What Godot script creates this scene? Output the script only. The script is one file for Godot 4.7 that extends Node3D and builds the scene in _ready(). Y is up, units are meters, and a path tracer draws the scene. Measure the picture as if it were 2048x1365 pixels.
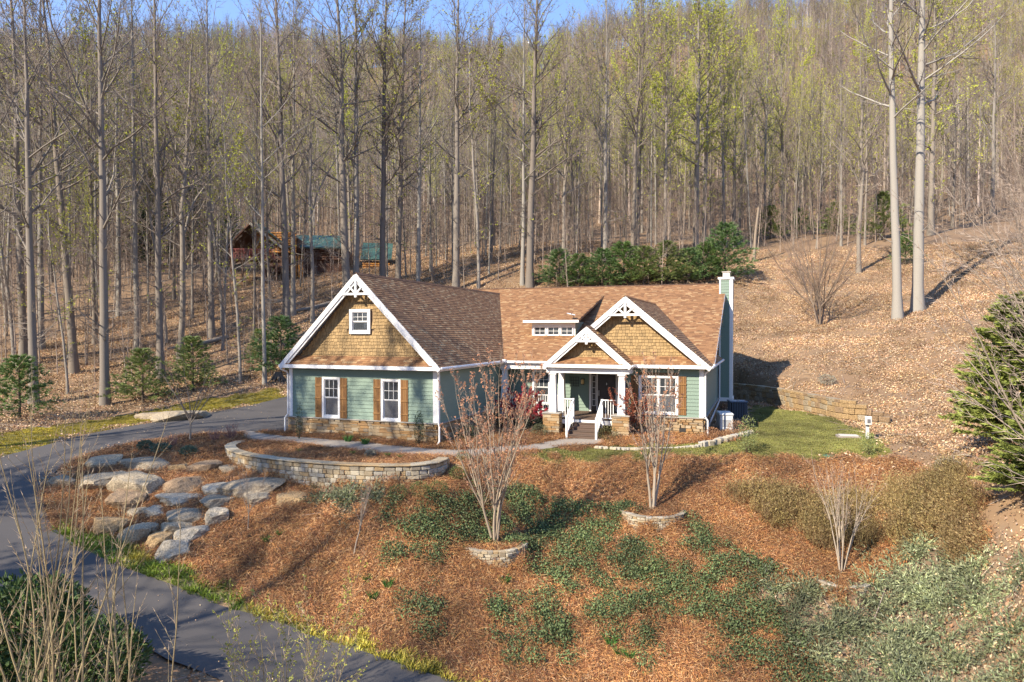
extends Node3D
# A craftsman house on a wooded mountainside in early spring, sun low from the camera's left.
# y is up, x runs along the house front, z towards the viewer; metres.

const CAM_AT := Vector3(13.81, 5.04, 27.72)
const CAM_YAW := 0.353
const CAM_PITCH := 0.014
const FOCAL := 1365.0        # in pixels of a 2048 x 1365 picture

var rng := RandomNumberGenerator.new()
var fw: Vector3
var rt: Vector3
var up: Vector3
var taken := {}
var M := {}                  # materials by name
var bumps := FastNoiseLite.new()
var broad := FastNoiseLite.new()

class MB:
	# collects triangles; front faces run clockwise
	var v := PackedVector3Array()
	var n := PackedVector3Array()
	var c := PackedColorArray()
	var col := Color.WHITE
	func tri(a: Vector3, b: Vector3, d: Vector3) -> void:
		var m := (d - a).cross(b - a).normalized()
		v.append(a); v.append(b); v.append(d)
		n.append(m); n.append(m); n.append(m)
		c.append(col); c.append(col); c.append(col)
	func trin(a: Vector3, b: Vector3, d: Vector3, na: Vector3, nb: Vector3, nd: Vector3) -> void:
		v.append(a); v.append(b); v.append(d)
		n.append(na); n.append(nb); n.append(nd)
		c.append(col); c.append(col); c.append(col)
	func quad(a: Vector3, b: Vector3, d: Vector3, e: Vector3) -> void:
		tri(a, b, d); tri(a, d, e)
	func face(p: Array, mid: Vector3) -> void:
		# a flat polygon turned so that it faces away from mid
		var a: Vector3 = p[0]
		var m: Vector3 = (p[2] - a).cross(p[1] - a)
		if m.dot(a - mid) < 0.0:
			p.reverse()
		for i in range(1, p.size() - 1):
			tri(p[0], p[i], p[i + 1])
	func box(lo: Vector3, hi: Vector3) -> void:
		obox(Transform3D(Basis(), (lo + hi) * 0.5), hi - lo)
	func obox(t: Transform3D, s: Vector3) -> void:
		var h := s * 0.5
		var p := []
		for i in 8:
			p.append(t * Vector3(h.x if i & 1 else -h.x, h.y if i & 2 else -h.y, h.z if i & 4 else -h.z))
		for f in [[0, 1, 3, 2], [4, 5, 7, 6], [0, 1, 5, 4], [2, 3, 7, 6], [0, 2, 6, 4], [1, 3, 7, 5]]:
			face([p[f[0]], p[f[1]], p[f[2]], p[f[3]]], t.origin)
	func cbox(t: Transform3D, s: Vector3, b: float, jit := 0.0, r: RandomNumberGenerator = null) -> void:
		# a chamfered box, its corners moved by up to jit
		var h := s * 0.5
		var q := {}
		for i in 8:
			var g := Vector3(1.0 if i & 1 else -1.0, 1.0 if i & 2 else -1.0, 1.0 if i & 4 else -1.0)
			var j := Vector3.ZERO
			if r:
				j = Vector3(r.randf_range(-jit, jit) * s.x, r.randf_range(-jit, jit) * s.y, r.randf_range(-jit, jit) * s.z)
			q[[i, 0]] = t * (g * Vector3(h.x, h.y - b, h.z - b) + j)
			q[[i, 1]] = t * (g * Vector3(h.x - b, h.y, h.z - b) + j)
			q[[i, 2]] = t * (g * Vector3(h.x - b, h.y - b, h.z) + j)
		var o := t.origin
		for a in 3:
			for sgn in 2:
				var ids := []
				for i in 8:
					if ((i >> a) & 1) == sgn:
						ids.append(i)
				face([q[[ids[0], a]], q[[ids[1], a]], q[[ids[3], a]], q[[ids[2], a]]], o)
			var e := (a + 1) % 3
			var w := (a + 2) % 3
			for i in 8:
				if not ((i >> w) & 1):
					var k := i | (1 << w)
					face([q[[i, a]], q[[k, a]], q[[k, e]], q[[i, e]]], o)
		for i in 8:
			face([q[[i, 0]], q[[i, 1]], q[[i, 2]]], o)
	func bar(a: Vector3, b: Vector3, w: float, d: float, side := Vector3.UP) -> void:
		# a rectangular bar from a to b: w across side x dir, d along side
		var y := (b - a).normalized()
		var x := y.cross(side).normalized()
		var z := x.cross(y)
		obox(Transform3D(Basis(x, y, z), (a + b) * 0.5), Vector3(w, a.distance_to(b), d))
	func tube(p: PackedVector3Array, r: PackedFloat32Array, sides: int) -> void:
		var prev := PackedVector3Array()
		var prevn := PackedVector3Array()
		var x := Vector3.ZERO
		for i in p.size():
			var t := (p[mini(i + 1, p.size() - 1)] - p[maxi(i - 1, 0)]).normalized()
			if i == 0:
				x = t.cross(Vector3(0.31, 0.2, 0.93)).normalized()
				if x.length() < 0.5:
					x = t.cross(Vector3.RIGHT).normalized()
			x = (x - t * x.dot(t)).normalized()
			var y := t.cross(x)
			var ring := PackedVector3Array()
			var rn := PackedVector3Array()
			for k in sides:
				var a := TAU * k / sides
				var m := x * cos(a) + y * sin(a)
				ring.append(p[i] + m * r[i]); rn.append(m)
			if i:
				for k in sides:
					var l := (k + 1) % sides
					trin(prev[k], ring[k], ring[l], prevn[k], rn[k], rn[l])
					trin(prev[k], ring[l], prev[l], prevn[k], rn[l], prevn[l])
			prev = ring
			prevn = rn
	func spike(a: Vector3, b: Vector3, r: float) -> void:
		# a twig: a three-sided tapering sliver
		var t := (b - a).normalized()
		var x := t.cross(Vector3(0.27, 0.13, 0.95)).normalized()
		var y := t.cross(x)
		var p := a + x * r
		var q := a + (x * -0.5 + y * 0.866) * r
		var s := a + (x * -0.5 - y * 0.866) * r
		tri(p, b, q); tri(q, b, s); tri(s, b, p)
	func done() -> ArrayMesh:
		var a := []
		a.resize(Mesh.ARRAY_MAX)
		a[Mesh.ARRAY_VERTEX] = v
		a[Mesh.ARRAY_NORMAL] = n
		a[Mesh.ARRAY_COLOR] = c
		var m := ArrayMesh.new()
		m.add_surface_from_arrays(Mesh.PRIMITIVE_TRIANGLES, a)
		return m

# ---------------------------------------------------------------- nodes
func numbered(called: String) -> String:
	var k: int = taken.get(called, 0)
	taken[called] = k + 1
	return called if k == 0 else "%s_%03d" % [called, k]

func part(called: String, mesh: Mesh, m: Material, parent: Node3D, t := Transform3D()) -> MeshInstance3D:
	var o := MeshInstance3D.new()
	o.name = called
	o.mesh = mesh
	o.material_override = m
	o.transform = t
	parent.add_child(o, true)
	return o

func pivot(called: String, parent: Node3D, at := Vector3.ZERO) -> Node3D:
	var o := Node3D.new()
	o.name = called
	o.position = at
	parent.add_child(o, true)
	return o

func thing(called: String, label: String, category: String, at := Vector3.ZERO, turn := 0.0, group := "") -> Node3D:
	var o := Node3D.new()
	o.name = numbered(called)
	add_child(o)
	o.position = at
	o.rotation.y = turn
	tag(o, label, category, group)
	return o

func tag(o: Node, label: String, category: String, group := "", kind := "") -> void:
	if label:
		o.set_meta("label", label)
	if category:
		o.set_meta("category", category)
	if group:
		o.set_meta("group", group)
	if kind:
		o.set_meta("kind", kind)

func structure(called: String, mesh: Mesh, m: Material, label := "") -> MeshInstance3D:
	var o := part(numbered(called), mesh, m, self)
	o.set_meta("kind", "structure")
	if label:
		o.set_meta("label", label)
	return o

func masses(called: String, mesh: Mesh, m: Material, at: Array, tint: Array, label: String, category: String, parent: Node3D = null) -> MultiMeshInstance3D:
	# what nobody could count: one object of many copies
	var mm := MultiMesh.new()
	mm.transform_format = MultiMesh.TRANSFORM_3D
	mm.use_colors = true
	mm.mesh = mesh
	mm.instance_count = at.size()
	for i in at.size():
		mm.set_instance_transform(i, at[i])
		mm.set_instance_color(i, tint[i])
	var o := MultiMeshInstance3D.new()
	o.name = called if parent else numbered(called)
	o.multimesh = mm
	o.material_override = m
	(parent if parent else self).add_child(o, true)
	tag(o, label, category, "", "stuff")
	return o

# ---------------------------------------------------------------- materials
func noise_tex(freq: float, lo: float, hi: float, sd: int, octaves := 4, size := 512, kind := FastNoiseLite.TYPE_SIMPLEX_SMOOTH) -> NoiseTexture2D:
	var f := FastNoiseLite.new()
	f.noise_type = kind
	f.seed = sd
	f.frequency = freq
	f.fractal_octaves = octaves
	var t := NoiseTexture2D.new()
	t.width = size
	t.height = size
	t.seamless = true
	t.noise = f
	var g := Gradient.new()
	g.set_color(0, Color(lo, lo, lo))
	g.set_color(1, Color(hi, hi, hi))
	t.color_ramp = g
	return t

func mat(called: String, lin: Color, rough: float, tex: Texture2D = null, metres := 1.0, relief: Texture2D = null, cm := 0.0, vertex := false) -> StandardMaterial3D:
	var m := StandardMaterial3D.new()
	m.resource_name = called
	m.albedo_color = lin.linear_to_srgb()
	m.roughness = rough
	if tex or relief:
		m.uv1_triplanar = true
		m.uv1_world_triplanar = true
		m.uv1_scale = Vector3.ONE / metres
	if tex:
		m.albedo_texture = tex
	if relief:
		m.heightmap_enabled = true
		m.heightmap_texture = relief
		m.heightmap_scale = cm
	m.vertex_color_use_as_albedo = vertex
	M[called] = m
	return m

# ---------------------------------------------------------------- survey: from a sight line to a point on the land
func at(px: float, py: float, d: float) -> Vector3:
	return CAM_AT + (fw + rt * ((px - 1024.0) / FOCAL) - up * ((py - 682.5) / FOCAL)) * d

func gp(px: float, py: float) -> Vector3:
	# where the sight line meets the land
	var dir := fw + rt * ((px - 1024.0) / FOCAL) - up * ((py - 682.5) / FOCAL)
	var a := 6.0
	var b := 6.0
	while b < 460.0:
		var p := CAM_AT + dir * b
		if p.y < land(p.x, p.z):
			break
		a = b
		b *= 1.03
	for i in 18:
		var m := (a + b) * 0.5
		var p := CAM_AT + dir * m
		if p.y < land(p.x, p.z):
			b = m
		else:
			a = m
	var r := CAM_AT + dir * b
	r.y = land(r.x, r.z)
	return r

func plan(list: Array) -> PackedVector2Array:
	var out := PackedVector2Array()
	for q in list:
		var p := gp(q[0], q[1])
		out.append(Vector2(p.x, p.z))
	return out

func rounded(p: PackedVector2Array, steps := 4) -> PackedVector2Array:
	var out := PackedVector2Array()
	var k := p.size()
	for i in k:
		for s in steps:
			out.append(p[i].cubic_interpolate(p[(i + 1) % k], p[(i + k - 1) % k], p[(i + 2) % k], float(s) / steps))
	return out

# ---------------------------------------------------------------- the lie of the land
# surveyed heights: sight line and distance ...
const SIGHTS := [
	[1100, 905, 30.1], [1300, 905, 29.6], [1500, 905, 29.3], [960, 912, 29.0], [1740, 905, 28.4], [1900, 935, 25.2], [2048, 965, 20.5], [2250, 1000, 17.0],
	[690, 975, 26.0], [560, 968, 26.6], [850, 962, 26.8], [900, 930, 27.6],
	[1000, 1000, 26.6], [1000, 1120, 23.4], [1000, 1240, 21.0], [1300, 1000, 26.2], [1300, 1120, 23.3], [1300, 1240, 21.1], [1600, 1000, 25.8], [1600, 1120, 22.8], [1600, 1240, 20.6],
	[1100, 1365, 19.2], [1400, 1365, 19.0], [1700, 1365, 18.4], [2048, 1365, 16.4], [1850, 1120, 21.4], [2048, 1150, 18.6],
	[640, 1275, 20.1], [900, 1360, 18.6], [400, 1190, 21.4], [150, 1090, 23.2], [0, 1100, 22.3], [0, 930, 28.8], [420, 1020, 25.0], [250, 960, 27.2], [330, 905, 29.5], [600, 1100, 23.0],
	[0, 1365, 16.9], [430, 1345, 17.3], [200, 1330, 17.2], [700, 1365, 18.0], [-400, 1000, 23.5], [-400, 1300, 16.0], [-900, 1000, 22.0], [-900, 760, 36.0],
	[400, 840, 38.9], [300, 842, 39.8], [0, 875, 33.0], [-300, 870, 32.0], [560, 800, 45.0],
	[210, 812, 46.0], [320, 755, 52.0], [150, 745, 53.0], [80, 695, 58.0], [425, 678, 62.0], [570, 690, 58.0], [-300, 760, 46.0], [-700, 600, 60.0],
	[620, 640, 63.0], [300, 535, 85.0], [100, 555, 85.0], [560, 545, 90.0], [-400, 560, 85.0],
	[1000, 572, 70.0], [1300, 552, 70.0], [800, 560, 76.0],
	[1640, 735, 46.0], [1800, 760, 42.5], [1900, 800, 37.5], [2000, 840, 31.0], [1640, 648, 58.0], [1800, 638, 54.0], [1835, 622, 56.0], [1980, 560, 60.0], [2048, 700, 40.0], [2300, 700, 34.0], [2300, 500, 60.0], [1500, 520, 80.0], [1700, 500, 82.0],
	[300, 470, 130.0], [900, 468, 130.0], [1500, 420, 130.0], [2000, 400, 120.0], [-600, 470, 130.0], [2700, 420, 120.0],
	[0, 360, 220.0], [900, 372, 220.0], [1500, 322, 220.0], [2100, 280, 210.0], [-900, 390, 220.0], [3000, 300, 210.0],
	[0, 140, 420.0], [500, 122, 420.0], [900, 148, 420.0], [1050, 142, 420.0], [1250, 92, 420.0], [1550, 60, 420.0], [2048, 20, 420.0], [-900, 140, 420.0], [3000, 40, 420.0],
	[0, 320, 620.0], [1000, 320, 620.0], [2000, 280, 620.0], [-900, 320, 620.0], [3000, 280, 620.0]]
# ... and levels taken round the house: x, z, height
const LEVELS := [
	[-8.05, 0.0, 0.06], [0.0, 0.0, -0.06], [0.0, -7.0, -0.04], [4.0, -4.0, -0.06], [7.4, -4.6, -0.04], [11.2, -6.0, 0.05], [12.5, -12.0, 0.1], [13.0, -18.0, 0.3], [16.5, -13.0, 0.15], [15.5, -6.5, 0.0], [18.5, -5.0, 0.1],
	[-8.2, -9.0, 0.1], [-8.4, -18.0, 0.4], [2.0, -21.0, 0.6], [-13.0, -6.0, 0.0], [2.0, -28.0, 3.0], [12.0, -26.0, 2.6], [-9.0, -26.0, 2.2],
	[2.7, 5.0, -0.7], [1.4, 6.3, -0.95], [-1.0, 6.8, -1.05], [-4.0, 6.9, -1.0], [-6.6, 6.3, -0.85], [3.0, 3.4, -0.4],
	[-3.2, 2.1, -0.06], [3.4, 0.9, -0.1], [-8.6, 2.2, -0.06], [-5.0, 4.2, -0.1], [0.0, 4.2, -0.1],
	[13.8, 34.0, -9.0], [-20.0, 34.0, -6.0], [45.0, 34.0, 2.0], [13.8, 60.0, -14.0], [-60.0, 50.0, -8.0], [70.0, 60.0, 8.0]]
var knots: Array[Vector2] = []
var weights := PackedFloat64Array()
var terrace := PackedVector2Array()      # held up by the curved stone wall
var back_lawn := PackedVector2Array()    # cut level in front of the rear stone wall
var drive := PackedVector2Array()
var walk := PackedVector2Array()
var planters := []                       # [centre, radius, level]
const LX := -48.0
const LZ := -66.0
const LS := 0.4
const LW := 260
const LD := 235
var level := PackedFloat32Array()        # land heights on an even grid near the house
var have_level := false
var zone := PackedByteArray()
const ZS := 0.2
const ZW := 520
const ZD := 470
enum { LEAF, STRAW, LAWN, VERGE, MOSS, DRIVE, WALK, IVY, JUNIPER, HEATH, BARE, PAD }

func spline(r2: float) -> float:
	return 0.0 if r2 < 1e-12 else 0.5 * r2 * log(r2)

func solve_land() -> void:
	var hs := PackedFloat64Array()
	for s in SIGHTS:
		var p := at(s[0], s[1], s[2])
		knots.append(Vector2(p.x, p.z) / 100.0)
		hs.append(p.y)
	for l in LEVELS:
		knots.append(Vector2(l[0], l[1]) / 100.0)
		hs.append(l[2])
	var k := knots.size()
	var rows := []
	for i in k:
		var row := PackedFloat64Array()
		for j in k:
			row.append(spline(knots[i].distance_squared_to(knots[j])) + (0.00002 if i == j else 0.0))
		row.append_array([1.0, knots[i].x, knots[i].y, hs[i]])
		rows.append(row)
	for a in 3:
		var row := PackedFloat64Array()
		for j in k:
			row.append([1.0, knots[j].x, knots[j].y][a])
		row.append_array([0.0, 0.0, 0.0, 0.0])
		rows.append(row)
	var m := k + 3
	for i in m:
		var best := i
		for j in range(i + 1, m):
			if absf(rows[j][i]) > absf(rows[best][i]):
				best = j
		var swap = rows[i]
		rows[i] = rows[best]
		rows[best] = swap
		var top: PackedFloat64Array = rows[i]
		for j in range(i + 1, m):
			var row: PackedFloat64Array = rows[j]
			var f := row[i] / top[i]
			if f != 0.0:
				for q in range(i, m + 1):
					row[q] -= f * top[q]
				rows[j] = row
	weights.resize(m)
	for i in range(m - 1, -1, -1):
		var s: float = rows[i][m]
		for j in range(i + 1, m):
			s -= rows[i][j] * weights[j]
		weights[i] = s / rows[i][i]

func smooth_land(x: float, z: float) -> float:
	var p := Vector2(x, z) / 100.0
	var k := knots.size()
	var h := weights[k] + weights[k + 1] * p.x + weights[k + 2] * p.y
	for i in k:
		var r2 := p.distance_squared_to(knots[i])
		if r2 > 1e-12:
			h += weights[i] * 0.5 * r2 * log(r2)
	return h

func shaped(x: float, z: float) -> float:
	var h := smooth_land(x, z)
	var p := Vector2(x, z)
	if terrace.size() and Geometry2D.is_point_in_polygon(p, terrace):
		h = maxf(h, -0.1)
	if back_lawn.size() and Geometry2D.is_point_in_polygon(p, back_lawn):
		h = minf(h, 0.2)
	for q in planters:
		if p.distance_to(q[0]) < q[1]:
			h = maxf(h, q[2])
	var far := Vector2(x - 5.0, z).length()
	if far > 60.0:
		h += broad.get_noise_2d(x, z) * minf((far - 60.0) * 0.06, 9.0)
	return h

func land(x: float, z: float) -> float:
	if have_level:
		var u := (x - LX) / LS
		var w := (z - LZ) / LS
		if u > 0.0 and w > 0.0 and u < LW - 2 and w < LD - 2:
			var i := int(u)
			var j := int(w)
			var f := u - i
			var g := w - j
			var o := j * LW + i
			return lerpf(lerpf(level[o], level[o + 1], f), lerpf(level[o + LW], level[o + LW + 1], f), g)
	return shaped(x, z)

func lie(x: float, z: float) -> Vector3:
	# the land's normal
	return Vector3(land(x - 0.4, z) - land(x + 0.4, z), 0.8, land(x, z - 0.4) - land(x, z + 0.4)).normalized()

func survey_land() -> void:
	level.resize(LW * LD)
	for j in LD:
		for i in LW:
			level[j * LW + i] = shaped(LX + i * LS, LZ + j * LS)
	have_level = true

func zone_at(x: float, z: float) -> int:
	var i := int((x - LX) / ZS)
	var j := int((z - LZ) / ZS)
	return zone[j * ZW + i] if i >= 0 and j >= 0 and i < ZW and j < ZD else LEAF

func mark(poly: PackedVector2Array, id: int, fray := 0.0) -> void:
	# stamps a kind of ground cover on the zone map, its border frayed by noise
	var lo := poly[0]
	var hi := poly[0]
	for p in poly:
		lo = lo.min(p)
		hi = hi.max(p)
	lo -= Vector2.ONE
	hi += Vector2.ONE
	for j in range(maxi(0, int((lo.y - LZ) / ZS)), mini(ZD, int((hi.y - LZ) / ZS) + 1)):
		for i in range(maxi(0, int((lo.x - LX) / ZS)), mini(ZW, int((hi.x - LX) / ZS) + 1)):
			var p := Vector2(LX + (i + 0.5) * ZS, LZ + (j + 0.5) * ZS)
			if fray > 0.0:
				p += Vector2(bumps.get_noise_2d(p.x * 6.0, p.y * 6.0), bumps.get_noise_2d(p.x * 6.0 + 90.0, p.y * 6.0)) * fray
			if Geometry2D.is_point_in_polygon(p, poly):
				zone[j * ZW + i] = id

func draped(poly: PackedVector2Array, cell: float, lift: float, tint: Callable) -> ArrayMesh:
	# a sheet with this outline that follows the land
	var lo := poly[0]
	var hi := poly[0]
	for p in poly:
		lo = lo.min(p)
		hi = hi.max(p)
	var mb := MB.new()
	var nx := int(ceil((hi.x - lo.x) / cell))
	var nz := int(ceil((hi.y - lo.y) / cell))
	for j in nz:
		for i in nx:
			var a := lo + Vector2(i, j) * cell
			var sq := PackedVector2Array([a, a + Vector2(cell, 0), a + Vector2(cell, cell), a + Vector2(0, cell)])
			for piece in Geometry2D.intersect_polygons(sq, poly):
				var ids := Geometry2D.triangulate_polygon(piece)
				for t in range(0, ids.size(), 3):
					var q := []
					var nn := []
					for e in 3:
						var w: Vector2 = piece[ids[t + e]]
						q.append(Vector3(w.x, land(w.x, w.y) + lift, w.y))
						nn.append(lie(w.x, w.y))
					if (q[2] - q[0]).cross(q[1] - q[0]).y < 0.0:
						q.reverse()
						nn.reverse()
					for e in 3:
						mb.v.append(q[e]); mb.n.append(nn[e]); mb.c.append(tint.call(q[e].x, q[e].z))
	return mb.done()

func spread(a: float, b: float, fine_a: float, fine_b: float, step: float) -> PackedFloat32Array:
	var out := PackedFloat32Array()
	var left := PackedFloat32Array()
	var x := fine_a
	var s := step
	while x > a:
		s *= 1.07
		x -= s
		left.append(x)
	left.reverse()
	out.append_array(left)
	x = fine_a
	while x < fine_b:
		out.append(x)
		x += step
	s = step
	while x < b:
		out.append(x)
		s *= 1.07
		x += s
	out.append(x)
	return out

const EARTH := {LEAF: [Color(0.24, 0.15, 0.082), Color(0.34, 0.22, 0.125)], STRAW: [Color(0.17, 0.068, 0.026), Color(0.29, 0.13, 0.05)], LAWN: [Color(0.14, 0.125, 0.045), Color(0.21, 0.17, 0.075)],
	VERGE: [Color(0.10, 0.13, 0.025), Color(0.22, 0.19, 0.07)], MOSS: [Color(0.20, 0.16, 0.02), Color(0.13, 0.12, 0.03)], DRIVE: [Color(0.05, 0.05, 0.05), Color(0.06, 0.06, 0.06)], WALK: [Color(0.2, 0.15, 0.1), Color(0.25, 0.2, 0.12)],
	IVY: [Color(0.14, 0.085, 0.045), Color(0.2, 0.12, 0.06)], JUNIPER: [Color(0.2, 0.14, 0.09), Color(0.27, 0.19, 0.12)], HEATH: [Color(0.22, 0.12, 0.055), Color(0.28, 0.16, 0.075)], BARE: [Color(0.25, 0.13, 0.065), Color(0.32, 0.19, 0.1)], PAD: [Color(0.2, 0.1, 0.05), Color(0.25, 0.13, 0.07)]}

func earth(x: float, z: float) -> Color:
	var e: Array = EARTH[zone_at(x, z)]
	var t := clampf(0.5 + 0.9 * bumps.get_noise_2d(x * 2.2, z * 2.2) + 0.5 * bumps.get_noise_2d(x * 9.0, z * 9.0), 0.0, 1.0)
	return e[0].lerp(e[1], t)

func build_ground() -> void:
	var xs := spread(-520.0, 620.0, -30.0, 40.0, 0.36)
	var zs := spread(-640.0, 130.0, -50.0, 21.0, 0.36)
	var p := PackedVector3Array()
	var c := PackedColorArray()
	for z in zs:
		for x in xs:
			var h := land(x, z)
			var id := zone_at(x, z)
			if id == DRIVE or id == WALK:
				h -= 0.035
			elif id == PAD:
				h -= 0.15
			else:
				h += bumps.get_noise_2d(x * 3.0, z * 3.0) * 0.10 - 0.03
			p.append(Vector3(x, h, z))
			c.append(earth(x, z))
	var w := xs.size()
	var mb := MB.new()
	var nn := PackedVector3Array()
	for j in zs.size():
		for i in w:
			var a := p[j * w + maxi(i - 1, 0)]
			var b := p[j * w + mini(i + 1, w - 1)]
			var d := p[maxi(j - 1, 0) * w + i]
			var e := p[mini(j + 1, zs.size() - 1) * w + i]
			nn.append((e - d).cross(b - a).normalized())
	var idx := PackedInt32Array()
	for j in zs.size() - 1:
		for i in w - 1:
			var o := j * w + i
			idx.append_array([o, o + 1, o + w + 1, o, o + w + 1, o + w])
	var arr := []
	arr.resize(Mesh.ARRAY_MAX)
	arr[Mesh.ARRAY_VERTEX] = p
	arr[Mesh.ARRAY_NORMAL] = nn
	arr[Mesh.ARRAY_COLOR] = c
	arr[Mesh.ARRAY_INDEX] = idx
	var m := ArrayMesh.new()
	m.add_surface_from_arrays(Mesh.PRIMITIVE_TRIANGLES, arr)
	structure("ground", m, M.earth, "sloping ground under leaf litter, pine straw and grass")
	print("ground ", p.size())

func make_materials() -> void:
	var fine := noise_tex(0.06, 0.72, 1.0, 1, 4)
	var soft := noise_tex(0.02, 0.8, 1.0, 2, 3)
	var grit := noise_tex(0.18, 0.55, 1.0, 3, 3)
	var rel := noise_tex(0.12, 0.0, 1.0, 4, 4)
	mat("earth", Color(1.2, 1.2, 1.2), 0.95, grit, 1.3, null, 0.0, true)
	mat("asphalt", Color(0.118, 0.107, 0.102), 0.85, grit, 0.9, null, 0.0, true)
	mat("concrete", Color(0.36, 0.31, 0.26), 0.9, fine, 1.5, rel, 0.4)
	mat("white", Color(0.82, 0.815, 0.80), 0.5, noise_tex(0.03, 0.9, 1.0, 33, 5), 1.1)
	mat("soffit", Color(0.55, 0.54, 0.52), 0.7)
	mat("core", Color(0.20, 0.13, 0.075), 0.9)
	mat("siding", Color(0.195, 0.28, 0.225), 0.6, noise_tex(0.03, 0.8, 1.0, 31, 5), 0.9)
	mat("shake", Color(0.47, 0.315, 0.145), 0.85, fine, 0.5, null, 0.0, true)
	mat("shingle", Color(1.0, 1.0, 1.0), 0.95, grit, 0.5, null, 0.0, true)
	mat("shingle_plain", Color(0.3, 0.17, 0.09), 0.95, grit, 0.5)
	mat("capstone", Color(0.42, 0.39, 0.34), 0.9, fine, 0.6, rel, 0.3)
	mat("mortar", Color(0.22, 0.17, 0.12), 0.95, grit, 0.4)
	var k := 0
	for c in [Color(0.46, 0.31, 0.16), Color(0.40, 0.24, 0.11), Color(0.50, 0.37, 0.22), Color(0.36, 0.28, 0.19), Color(0.44, 0.26, 0.11), Color(0.55, 0.44, 0.29)]:
		mat("ledge%d" % k, c, 0.9, fine, 0.35, rel, 0.8)
		k += 1
	k = 0
	for c in [Color(0.26, 0.125, 0.035), Color(0.30, 0.15, 0.045), Color(0.22, 0.10, 0.028)]:
		mat("cedar%d" % k, c, 0.55, fine, 0.3)
		k += 1
	k = 0
	for c in [Color(0.13, 0.085, 0.06), Color(0.15, 0.095, 0.068), Color(0.12, 0.078, 0.055)]:
		mat("deck%d" % k, c, 0.7, fine, 0.4)
		k += 1
	mat("tread", Color(0.13, 0.082, 0.06), 0.7, fine, 0.4)
	mat("dark", Color(0.02, 0.02, 0.02), 0.8)
	mat("dark_trim", Color(0.06, 0.045, 0.04), 0.6)
	mat("door", Color(0.028, 0.02, 0.018), 0.4)
	mat("bronze", Color(0.035, 0.045, 0.04), 0.5)
	mat("steel", Color(0.6, 0.6, 0.6), 0.3).metallic = 1.0
	mat("flue", Color(0.5, 0.46, 0.41), 0.6)
	mat("screen", Color(0.13, 0.125, 0.14), 0.7)
	mat("inside", Color(0.03, 0.03, 0.035), 0.8)
	mat("lite", Color(0.06, 0.065, 0.07), 0.08)
	mat("amber", Color(0.7, 0.5, 0.2), 0.3)
	k = 0
	for c in [Color(0.58, 0.50, 0.36), Color(0.50, 0.40, 0.26), Color(0.64, 0.57, 0.44), Color(0.42, 0.36, 0.27), Color(0.55, 0.39, 0.21), Color(0.54, 0.50, 0.42)]:
		mat("field%d" % k, c, 0.92, fine, 0.4, rel, 1.0)
		k += 1
	var lichen := noise_tex(0.03, 0.45, 1.0, 8, 5)
	k = 0
	for c in [Color(0.66, 0.54, 0.37), Color(0.56, 0.45, 0.31), Color(0.62, 0.42, 0.21), Color(0.72, 0.62, 0.47), Color(0.50, 0.34, 0.20)]:
		mat("rock%d" % k, c, 0.95, lichen, 1.1, rel, 1.6)
		k += 1
	mat("unit_blue", Color(0.075, 0.10, 0.14), 0.5)
	mat("unit_grey", Color(0.52, 0.55, 0.56), 0.5)
	mat("pvc", Color(0.6, 0.6, 0.58), 0.5)
	mat("lid_green", Color(0.03, 0.16, 0.11), 0.6)
	mat("bark", Color(0.88, 0.88, 0.88), 0.95, noise_tex(0.05, 0.66, 1.0, 12, 4), 0.7, null, 0.0, true)
	mat("twig", Color(1, 1, 1), 0.9, null, 1.0, null, 0.0, true)
	var leaf := mat("leaf", Color(1, 1, 1), 0.7, null, 1.0, null, 0.0, true)
	leaf.backlight_enabled = true
	leaf.backlight = Color(0.5, 0.5, 0.4)
	mat("straw", Color(1, 1, 1), 0.9, null, 1.0, null, 0.0, true)
	mat("log_wall", Color(0.62, 0.27, 0.05), 0.7, fine, 0.6)
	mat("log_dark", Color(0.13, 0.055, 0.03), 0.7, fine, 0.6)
	mat("metal_green", Color(0.035, 0.085, 0.065), 0.6)
	mat("metal_red", Color(0.30, 0.085, 0.075), 0.6)
	var glass := mat("glass", Color(0.1, 0.12, 0.14), 0.03)
	glass.transparency = BaseMaterial3D.TRANSPARENCY_ALPHA
	glass.albedo_color.a = 0.2

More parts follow.
